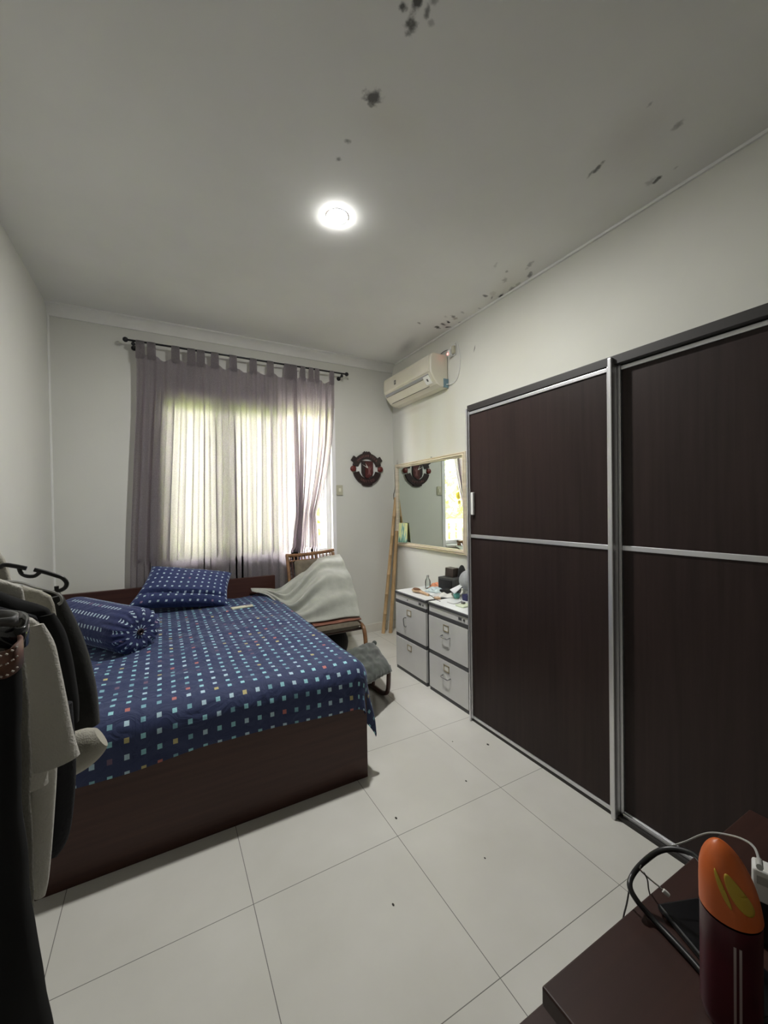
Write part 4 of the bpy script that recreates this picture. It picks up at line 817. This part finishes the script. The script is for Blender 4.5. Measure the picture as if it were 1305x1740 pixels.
# folded orange cloth and packets: crumpled pieces
def crumple(name, px, py, sx, sy, h, rz, material, label, cat, seed, z=CZ):
    p = P(px, py, z); mb = MB(); c, s = math.cos(rz), math.sin(rz)
    def f(u, v):
        a, b_ = (u-.5)*sx, (v-.5)*sy; k = max(0, 1-(2*u-1)**4)*max(0, 1-(2*v-1)**4)
        zz = h*k*(.55+.9*nz(u*3+seed, v*3))+.003; return Vector((p.x+a*c-b_*s, p.y+a*s+b_*c, p.z+max(.002, zz)))
    mb.grid(22, 22, f); o = mb.build(name, M[material], None, smooth=True, solid=.003); return tag(o, label, cat)
crumple('folded_cloth', 748, 1000, .10, .20, .055, .5, 'orangefab', 'crumpled orange cloth lying between the bottle and the speaker', 'cloth', 2)
crumple('wet_wipe_packet', 741, 1006, .09, .19, .05, .3, 'bluepaper', 'pale blue foil packet in front of the orange cloth', 'packet', 6)
crumple('plastic_wrapper', 760, 1014, .10, .13, .03, .9, 'paper', 'white printed wrapper lying near the front edge of the cabinet', 'wrapper', 11)
crumple('plastic_sleeve', 748, 1012, .10, .11, .016, .2, 'cabgrey', 'pale clear sleeve of papers between the packets', 'sleeve', 15)
bx('black_pouch', 767, 1009, (.10, .17, .038), .5, 'black', 'flat black pouch lying in the middle of the clutter', 'pouch')
bx('wooden_comb', 743, 1018, (.04, .055, .016), -.25, 'skin_wood', 'short brown wooden comb at the front edge of the cabinet', 'comb')
tag(MB().tube(smooth_path([P(725, 1009), P(733, 1013), P(741, 1019), P(748, 1022)], 12), .004, 6).build('black_strap', M['black'], None, smooth=True), 'thin black strap trailing across the gap between the cabinets', 'strap')
p = P(776, 1016); tj = thing('jar', p, 'small round teal jar on the cluttered cabinet top', 'jar')
MB().lathe([(.022, 0), (.024, .004), (.024, .022)], p, 20).build('base', M['teal'], tj, smooth=True); MB().lathe([(.026, .022), (.026, .034), (.022, .037)], p, 20).build('lid', M['teal'], tj, smooth=True)
bx('clip', 768, 1015, (.02, .05, .016), .6, 'redplastic', 'dull red plastic clip left of the teal jar', 'clip')
tag(MB().tube(smooth_path([P(760, 1023, Z+.004), P(772, 1026, Z+.004), P(784, 1021, Z+.004), P(779, 1014, Z+.004), P(790, 1010, Z+.004)], 30), .0025, 6).build('charging_cable', M['cable'], None, smooth=True), 'thin grey cable looping in front of the teal jar', 'cable')
bx('tin', 793, 1020, (.05, .05, .045), .1, 'navy', 'small navy blue tin at the wardrobe end of the cabinet top', 'tin')
bx('note_pad', 789, 1030, (.10, .085, .012), .05, 'greenpaper', 'pale green note pad at the wardrobe end of the front edge', 'note pad')
bx('eraser', 787, 1026, (.02, .03, .014), .2, 'cablegrey', 'tiny dark lump resting on the pale green note pad', 'eraser', z=CZ+.012)
# baseball cap
p = at(797, 986, X=2.12) - Vector((0, 0, .115)); cap = thing('baseball_cap', p, 'grey and white baseball cap hanging over the clutter beside the wardrobe', 'cap')
rot = Euler((0, -.55, .25)).to_matrix().to_4x4()
MB().ball(p+Vector((.0, 0, .115)), .085, 22, (1, .92, .95), rot).build('crown', M['capwhite'], cap, smooth=True)
mb = MB()
def bill(u, v):
    a = (u-.5)*2.0; r = lerp(.065, .155, v); q = Vector((-r*math.cos(a*.50), r*math.sin(a*.50)*(1-.25*v*a*a), -.010*(a*a)*v*2-.03*v)); q = Euler((0, -.12, -.45)).to_matrix() @ q; return p+Vector((0, 0, .088))+q
mb.grid(20, 8, bill); mb.build('bill', M['capbill'], cap, smooth=True, solid=.006)
tag(MB().lathe([(.045, 0), (.045, .012), (.030, .03), (.028, .05), (.03, .055)], P(790, 1012), 18).build('small_dish', M['paper'], None, smooth=True), 'small pale dish half hidden under the cap bill', 'dish')
tag(MB().ball(Vector((2.27, at(785, 985, X=2.27).y, Z+.11)), .055, 14, (.7, .7, 1.98)).build('dark_pouch', M['cl_char'], None, smooth=True), 'upright dark soft pouch behind the cap', 'pouch')

# ------------------------------------------------------------------ grit on the floor
for (px, py, r, lab) in [(668, 1537, .004, 'dark elongated speck in the centre of the near tile'), (673, 1390, .005, 'dark speck on the tile right of the bed corner'), (792, 1327, .004, 'dark speck on the tile between bed and wardrobe'), (824, 1458, .003, 'tiny speck on the tile in front of the wardrobe'), (769, 1260, .003, 'tiny speck near the filing cabinets'), (829, 1265, .006, 'grey speck on the tile next to the wardrobe door')]:
    tag(MB().ball(at(px, py, z=.001), r, 8, (1, 1.6, .4)).build('speck', M['pebble'], None, smooth=True), lab, 'speck', 'specks on the floor tiles')

# ------------------------------------------------------------------ clothes rack and garments at the left
RX = -.44
rk = thing('clothes_rack', (RX, .8, 0), 'clothes rail mostly outside the left edge of the picture', 'clothes rack')
MB().tube([(RX, .25, 1.40), (RX, 1.50, 1.40)], .012, 10).build('rail', M['alu'], rk, smooth=True)
for y in (.25, 1.50):
    MB().tube([(RX, y, .02), (RX, y, 1.40)], .014, 10).build('post', M['alu'], rk, smooth=True); MB().tube([(RX-.2, y, .015), (RX+.05, y, .015)], .014, 10).build('foot', M['alu'], rk, smooth=True)
def hanger(y, material, label, dz=0.0, full=True):
    t = thing('clothes_hanger', (RX, y, 1.22+dz), label, 'hanger', 'hangers on the clothes rail'); zt = 1.345+dz
    MB().tube(smooth_path([(RX, y, zt-.045), (RX+.0, y, zt), (RX+.02, y, zt+.03), (RX+.022, y, zt+.06), (RX, y, zt+.078), (RX-.022, y, zt+.062)], 20), .0035, 6).build('hook', M[material], t, smooth=True)
    return t, zt
def bodyloft(rows, y, material, name, parent, depth=.05, n=44, seed=0, folds=5, famp=.006):
    """rows: list of (z, x_left, x_right, depth scale)"""
    mb = MB(); rows = [Vector((r[0], r[1], r[2], r[3] if len(r) > 3 else 1)) for r in rows]; K = 40
    def f(u, v):
        k = (len(rows)-1)*min(.99999, v); i = int(k); q = k-i; a, b_ = rows[i], rows[i+1]; w_ = [a[j]+(b_[j]-a[j])*q for j in range(4)]
        an = 2*PI*u; cx = (w_[1]+w_[2])/2; hw = (w_[2]-w_[1])/2; hd = depth/2*w_[3]
        ca, sa = math.cos(an), math.sin(an); x = cx+hw*math.copysign(abs(ca)**.8, ca); yy = y+hd*math.copysign(abs(sa)**.8, sa)
        yy += famp*math.sin(x*2*PI*folds/.45*1.0+seed+v*1.5)*sst(.05, .4, v)+famp*.8*nz(x*12, w_[0]*5, seed)
        x += .003*nz(w_[0]*14, seed)
        return Vector((x, yy, w_[0]))
    mb.grid(n, K, f); o = mb.build(name, material, parent, smooth=True); return o
def edge_rows(y, pts, xl=RX-.21, dscale=None):   # right outline measured in the photograph at depth y
    out = []
    for i, (px, py) in enumerate(pts):
        q = at(px, py, Y=y); out.append((q.z, xl, q.x, 1.0 if not dscale else dscale[i]))
    out.sort(key=lambda r: -r[0]); return out
def sleeve(y, path, radii, name, material, parent, flat=.5, n=16):
    pts = [at(px, py, Y=y) for px, py in path]; sp1 = smooth_path(pts, 22); rs = [poly_at([Vector((r, 0, 0)) for r in radii], i/22).x for i in range(23)]
    mb = MB(); mb.tube(sp1, rs, n); mb.v = [Vector((v.x, y+(v.y-y)*flat, v.z)) for v in mb.v]
    return mb.build(name, material, parent, smooth=True)
# 1 charcoal jacket, farthest
Y1 = 1.32; g = thing('jacket', (RX, Y1, .6), 'charcoal fleece jacket, the farthest garment on the rail', 'jacket', 'clothes on the rail')
bodyloft(edge_rows(Y1, [(100, 1003), (106, 1012), (112, 1040), (118, 1100), (122, 1180), (124, 1260), (122, 1400)]), Y1, M['cl_char'], 'body', g, .05, seed=1)
sleeve(Y1-.02, [(92, 1014), (99, 1048), (110, 1088), (121, 1132), (132, 1182), (142, 1236)], [.018, .030, .038, .042, .042, .036], 'sleeve', M['cl_char'], g, .7)
# pale shirt behind hanger
Y0 = 1.42; g = thing('blouse', (RX, Y0, .8), 'pale blouse hanging highest, at the far end of the rail', 'blouse', 'clothes on the rail')
bodyloft(edge_rows(Y0, [(0, 938), (8, 950), (16, 975), (26, 1003), (32, 1050), (36, 1200)], xl=RX-.14), Y0, M['cl_cream'], 'body', g, .05, seed=9)
# cream long-sleeved shirt whose cuff shows
Y2 = 1.24; g = thing('shirt', (RX, Y2, .6), 'cream long-sleeved shirt whose cuff pokes out below the charcoal jacket', 'shirt', 'clothes on the rail')
bodyloft(edge_rows(Y2, [(38, 996), (70, 1004), (88, 1012), (94, 1026), (98, 1055), (104, 1080), (108, 1200), (112, 1330)]), Y2, M['cl_cream'], 'body', g, .04, seed=2)
sleeve(Y2-.02, [(96, 1296), (118, 1284), (140, 1272), (160, 1260), (172, 1252)], [.048, .050, .048, .040, .028], 'cuff', M['cl_cream'], g, .7)
# empty black hanger
Y3 = 1.17; t, zt = hanger(Y3, 'black', 'empty black plastic hanger with a notched arm above the shirts', 0)
mb = MB(); q = lambda px, py: at(px, py, Y=Y3)
def mir(p): return Vector((2*RX-p.x, p.y, p.z))
arm = [q(-12, 966), q(5, 960), q(25, 962), q(45, 966)]; mb.tube(smooth_path([Vector((RX, Y3, zt-.045)), *arm], 14), .0048, 8)
mb.tube(smooth_path([q(32, 964), q(36, 974), q(46, 979), q(58, 979), q(66, 974), q(70, 970)], 16), .0042, 8)
mb.tube(smooth_path([q(58, 968), q(75, 972), q(95, 978), q(106, 982), q(113, 990), q(111, 998), q(103, 1003), q(97, 1003), q(96, 996)], 30), .0046, 8)
mb.build('arm', M['black'], t, smooth=True)
MB().tube([mir(v) for v in smooth_path([Vector((RX, Y3, zt-.045)), q(5, 960), q(45, 966), q(95, 978), q(112, 990), q(100, 1003)], 24)], .0048, 8).build('arm', M['black'], t, smooth=True)
# grey wire hanger loop poking out of the cream shirt
t, zt = hanger(1.20, 'cable', 'grey hanger whose rounded end pokes out of the cream shirt', -.03)
q = lambda px, py: at(px, py, Y=1.20)
MB().tube(smooth_path([Vector((RX, 1.20, zt-.045)), q(15, 988), q(60, 998), q(92, 1006), q(103, 1013), q(105, 1022), q(99, 1027)], 30), .0034, 6).build('arm', M['cable'], t, smooth=True)
MB().tube([mir(v) for v in smooth_path([Vector((RX, 1.20, zt-.045)), q(15, 988), q(60, 998), q(92, 1006), q(103, 1013)], 20)], .0034, 6).build('arm', M['cable'], t, smooth=True)
# off-white collared shirt
Y4 = 1.135; g = thing('collared_shirt', (RX, Y4, .7), 'off-white collared shirt between the cream shirt and the black top', 'shirt', 'clothes on the rail')
bodyloft(edge_rows(Y4, [(0, 984), (20, 991), (38, 997), (41, 1005), (44, 1020), (46, 1060), (48, 1200)]), Y4, M['cl_white'], 'body', g, .04, seed=3)
# black top
Y5 = 1.08; g = thing('sweatshirt', (RX, Y5, .5), 'black long-sleeved sweatshirt hanging behind the white t-shirt', 'sweatshirt', 'clothes on the rail')
bodyloft(edge_rows(Y5, [(0, 1004), (20, 1012), (60, 1026), (82, 1036), (92, 1052), (98, 1080), (100, 1200), (98, 1330)]), Y5, M['cl_black'], 'body', g, .05, seed=4)
sleeve(Y5, [(78, 1045), (82, 1076), (86, 1110), (92, 1150), (99, 1200), (105, 1234)], [.015, .028, .034, .036, .036, .030], 'sleeve', M['cl_black'], g, .6)
# navy sleeve low
Y6 = 1.03; g = thing('navy_sweater', (RX, Y6, .5), 'dark navy sweater whose sleeve shows below the white t-shirt', 'sweater', 'clothes on the rail')
bodyloft(edge_rows(Y6, [(0, 1030), (30, 1038), (60, 1048), (70, 1070), (76, 1200), (80, 1350)]), Y6, M['cl_navy'], 'body', g, .03, seed=5)
sleeve(Y6, [(92, 1200), (98, 1300), (97, 1370), (92, 1425), (84, 1455)], [.03, .030, .028, .024, .014], 'sleeve', M['cl_navy'], g, .6)
# white t-shirt
Y7 = .95; g = thing('t_shirt', (RX, Y7, .6), 'white t-shirt with a wide sleeve, the brightest garment on the rail', 't-shirt', 'clothes on the rail')
bodyloft(edge_rows(Y7, [(10, 1038), (40, 1046), (58, 1050), (68, 1057), (74, 1075), (78, 1110), (80, 1200), (82, 1330)]), Y7, M['cl_white'], 'body', g, .04, seed=6)
sl = sleeve(Y7-.01, [(60, 1062), (64, 1096), (69, 1136), (78, 1196), (87, 1254), (97, 1296)], [.012, .024, .028, .031, .033, .035], 'sleeve', M['cl_white'], g, .55)
# long white sleeve reaching almost to the floor line
Y8 = .99; g = thing('long_sleeved_shirt', (RX, Y8, .4), 'long white shirt whose narrow sleeve reaches lowest beside the bed foot', 'shirt', 'clothes on the rail')
bodyloft(edge_rows(Y8, [(0, 1060), (20, 1066), (35, 1075), (42, 1120), (46, 1250), (48, 1380), (50, 1450)]), Y8, M['cl_cream'], 'body', g, .03, seed=7)
sleeve(Y8, [(70, 1230), (75, 1300), (73, 1380), (71, 1450), (68, 1500), (68, 1524)], [.022, .020, .018, .015, .013, .008], 'sleeve', M['cl_white'], g, .7)
# greige shirt
Y9 = .82; g = thing('greige_shirt', (RX, Y9, .35), 'greige cotton shirt whose edge lines the black trousers', 'shirt', 'clothes on the rail')
bodyloft(edge_rows(Y9, [(0, 1090), (25, 1098), (38, 1110), (44, 1140), (48, 1200), (52, 1300), (54, 1400), (57, 1545)]), Y9, M['cl_grey'], 'body', g, .045, seed=8)
# black trousers, nearest
Y10 = .70; g = thing('trousers', (RX+.03, Y10, .2), 'black trousers hanging nearest, at the bottom left corner', 'trousers', 'clothes on the rail')
bodyloft(edge_rows(Y10, [(36, 1125), (40, 1160), (40, 1250), (44, 1380), (52, 1500), (68, 1620), (84, 1720), (92, 1800)], xl=RX-.12), Y10, M['cl_black'], 'legs', g, .07, seed=10, famp=.010)
def strap_band(y, path, h, name, material, label, cat):
    pts = smooth_path([at(px, py, Y=yy) for px, py, yy in path], 40); mb = MB()
    mb.grid(40, 1, lambda u, v: pts[int(round(u*40))]+Vector((0, 0, -h*v))); o = mb.build(name, material, None, smooth=True, solid=.004); return tag(o, label, cat, 'belts hanging over the trousers')
strap_band(0, [(-60, 1098, .74), (-20, 1108, .69), (10, 1106, .67), (30, 1092, .68), (36, 1082, .74), (20, 1076, .80), (-20, 1074, .84)], .034, 'woven_belt', M['brownstrap'], 'woven brown belt with pale stitching at the left edge', 'belt')
strap_band(0, [(-40, 1060, .80), (10, 1066, .77), (38, 1066, .77), (47, 1052, .80), (38, 1040, .86), (0, 1036, .90)], .030, 'black_belt', M['blackgloss'], 'coiled glossy black belt above the woven brown one', 'belt')
strap_band(0, [(-30, 1052, .76), (10, 1050, .76), (26, 1046, .77), (27, 1041, .80), (10, 1037, .84), (-20, 1036, .86)], .012, 'grey_belt', M['cablegrey'], 'narrow dark grey belt inside the black coil', 'belt')
mb = MB(); wp = smooth_path([at(px, py, Y=yy) for px, py, yy in [(-60, 1098, .735), (-20, 1108, .685), (10, 1106, .665), (30, 1092, .675)]], 30)
for i in range(1, 30, 4):
    for hh, s_ in ((.004, 1), (.016, -1), (.030, 1)): mb.cbox(wp[i]+Vector((0, -.003, -hh)), (.0028, .002, .0016), rot=Euler((0, .5*s_, 0)).to_matrix())
st = mb.build('belt_stitching', M['stitch'], [o for o in COL.objects if o.name == 'woven_belt'][0])

# ------------------------------------------------------------------ side desk, lower right
DT = .75; dx0, dx1, dy1, dy0 = .446, 1.10, .381, -.15
dk = thing('side_desk', ((dx0+dx1)/2, (dy0+dy1)/2, 0), 'reddish brown wooden desk in the near right corner', 'desk')
MB().box((dx0, dy0, DT-.028), (dx1, dy1, DT)).build('desktop', M['deskwood'], dk, bevel=.003)
MB().box((.40, dy0+.0, .50), (dx1-.01, .492, .525)).build('lower_shelf', M['deskwood'], dk, bevel=.003)
MB().box((dx0+.03, dy0+.02, .525), (dx0+.05, dy1-.05, DT-.028)).build('side_panel', M['deskwood'], dk)
MB().box((dx1-.05, dy0+.02, .525), (dx1-.03, dy1-.05, DT-.028)).build('side_panel', M['deskwood'], dk)
for x in (.42, dx1-.06):
    for y in (dy0+.02, .44): MB().box((x, y, 0), (x+.04, y+.04, .50)).build('leg', M['deskwood'], dk, bevel=.003)
# spray can
bc = EYE + ray(1241, 1600)*.52; bc.z = DT
can = thing('spray_can', (bc.x, bc.y, DT), 'maroon spray can with slanted orange and yellow cap on the desk', 'spray can')
cr_ = .0315; ztop = (EYE + ray(1225, 1432)*.52).z
vdir = Vector((bc.x, bc.y, 0)).normalized(); sdir = Vector((vdir.y, -vdir.x, 0))    # right-hand side of the can
def canbody(u, v):
    a = 2*PI*u; s = math.cos(a); c = math.sin(a); base_top = ztop-.086    # top slants down to the right
    z = lerp(DT+.001, base_top, v); r = cr_*(1 if v > .02 else .94); return Vector((bc.x, bc.y, z))+sdir*s*r+vdir*c*r
mb = MB(); mb.grid(48, 20, canbody); mb.build('can_body', M['maroon'], can, smooth=True)
def capf(u, v):
    a = 2*PI*u; s = math.cos(a); c = math.sin(a); lo = ztop-.083
    hi = ztop
    z = lerp(lo, hi, v); k = v
    # shoulder: left side stays vertical, right side slopes towards the peak
    peak = -.36
    w_ = (1-k**3.0)**.62 if k < 1 else 0
    sx = peak*k**1.3+(s-peak*k**1.3*0)*w_*(1-.12*k); cy = c*w_*(1-.15*k)
    sx = max(-1.0, sx)
    return Vector((bc.x, bc.y, z))+sdir*sx*cr_*1.02+vdir*cy*cr_*1.02
mb = MB(); mb.grid(56, 40, capf); cap_o = mb.build('cap', M['orange'], can, smooth=True)
def cap_surface(sx_, v_):      # point on the front of the cap shell
    s = max(-1, min(1, sx_)); a = -math.acos(s); u = (a/(2*PI)) % 1; p = capf(u, v_); return p - vdir*.0012
def inlay(cs, cv, hs, hv, tilt, name):
    mb = MB(); pts = []
    def f(u, v):
        r = v; a = 2*PI*u; ds = r*hs*math.cos(a); dv = r*hv*math.sin(a); return cap_surface(cs+ds-dv*tilt, cv+dv)
    mb.grid(32, 8, f); return mb.build(name, M['yellow'], can, smooth=True, solid=.0006)
inlay(.42, .46, .30, .24, 1.1, 'thumb_pad'); inlay(-.12, .48, .11, .22, 1.0, 'side_inlay')
q = -.22; 
for k, (o_, mm) in enumerate(((-.0022, 'silver'), (.0022, 'silver'))):
    a = bc+sdir*(cr_*.22+o_*1.2)-vdir*(cr_*.985); MB().cbox(Vector((a.x, a.y, lerp(DT, ztop-.10, .5))), (.0026, .0012, ztop-.112-DT), rot=Matrix((sdir, vdir, Vector((0, 0, 1)))).transposed()).build('silver_stripe', M[mm], can)
# phone
p0 = at(1116, 1535, z=DT+.009); p1 = at(1188, 1622, z=DT+.009); ld = (p1-p0).normalized(); sd = Vector((-ld.y, ld.x, 0)); sd = sd if sd.x > 0 else -sd
ctr = p0+ld*.078+sd*.038; ph = thing('smartphone', (ctr.x, ctr.y, DT), 'black smartphone lying on the desk behind the spray can', 'phone')
rotp = Matrix((sd, -ld, Vector((0, 0, 1)))).transposed()
MB().cbox((ctr.x, ctr.y, DT+.005), (.076, .156, .009), rot=rotp).build('phone_case', M['black'], ph, bevel=.003)
MB().cbox((ctr.x, ctr.y, DT+.0098), (.068, .148, .0008), rot=rotp).build('screen', M['phone'], ph)
# cables
def pth(l): return smooth_path([at(a, b_, Y=c) if c < 5 else at(a, b_, z=c-10) for a, b_, c in l], 48)
tag(MB().tube(pth([(1230, 1700, 10.755), (1187, 1645, 10.756), (1150, 1604, 10.756), (1110, 1562, 10.757), (1082, 1530, .372), (1070, 1505, .385), (1076, 1485, .39), (1094, 1464, .38), (1120, 1446, .36), (1150, 1443, .34), (1185, 1456, .31), (1205, 1490, .28)]), .0042, 8).build('power_cable', M['black'], None, smooth=True), 'thick black cable looping over the far edge of the desk', 'cable')
cbl = thing('charger_cable', at(1131, 1516, Y=.36), 'thin white charging cable arching from the adapter to the phone', 'cable')
MB().tube(pth([(1290, 1462, .16), (1283, 1442, .18), (1268, 1429, .21), (1244, 1420, .25), (1212, 1415, .29), (1190, 1419, .31), (1165, 1430, .34), (1130, 1442, .365), (1105, 1458, .375), (1087, 1474, .383), (1100, 1490, .38), (1118, 1505, .37), (1126, 1512, .365)]), .0013, 6).build('cord', M['cable'], cbl, smooth=True)
a = at(1127, 1513, Y=.365); b_ = at(1137, 1522, Y=.358); MB().tube([a, a.lerp(b_, .7), b_], [.0034, .0036, .003], 8).build('connector', M['plaswhite'], cbl, smooth=True)
MB().tube([at(1291, 1474, Y=.155), at(1290, 1462, Y=.16)], .0026, 8).build('connector', M['cable'], cbl, smooth=True)
tag(MB().tube(pth([(1094, 1482, .382), (1100, 1495, .38), (1102, 1510, .384), (1105, 1524, .392), (1106, 1540, .40)]), .0012, 6).build('thin_wire', M['cablegrey'], None, smooth=True), 'thin dark wire dropping just behind the phone over the desk edge', 'wire', 'wires dropping behind the desk edge')
tag(MB().tube(pth([(1069, 1512, .386), (1065, 1535, .39), (1060, 1555, .395), (1057, 1575, .40)]), .0013, 6).build('thin_wire', M['cablegrey'], None, smooth=True), 'thin dark wire dropping farther left over the desk edge', 'wire', 'wires dropping behind the desk edge')
# charger adapter in a black power strip
ap = EYE + ray(1302, 1500)*.60
ad = thing('charger_adapter', (ap.x, ap.y, ap.z-.03), 'white phone charger adapter standing in a black power strip at the right edge', 'charger')
ra = Matrix((sdir, vdir, Vector((0, 0, 1)))).transposed()
MB().cbox(ap, (.032, .028, .048), rot=ra).build('adapter_body', M['plaswhite'], ad, bevel=.004)
MB().cbox(ap+Vector((0, 0, .010))-vdir*.0145, (.022, .002, .012), rot=ra).build('face_recess', M['cable'], ad)
zb = ap.z-.025; tag(MB().cbox((ap.x+.03, ap.y-.01, (zb+DT)/2+.0005), (.07, .055, zb-DT-.002), rot=ra).build('power_strip', M['black'], None, bevel=.006), 'tall black power block on the desk under the white charger', 'power strip')
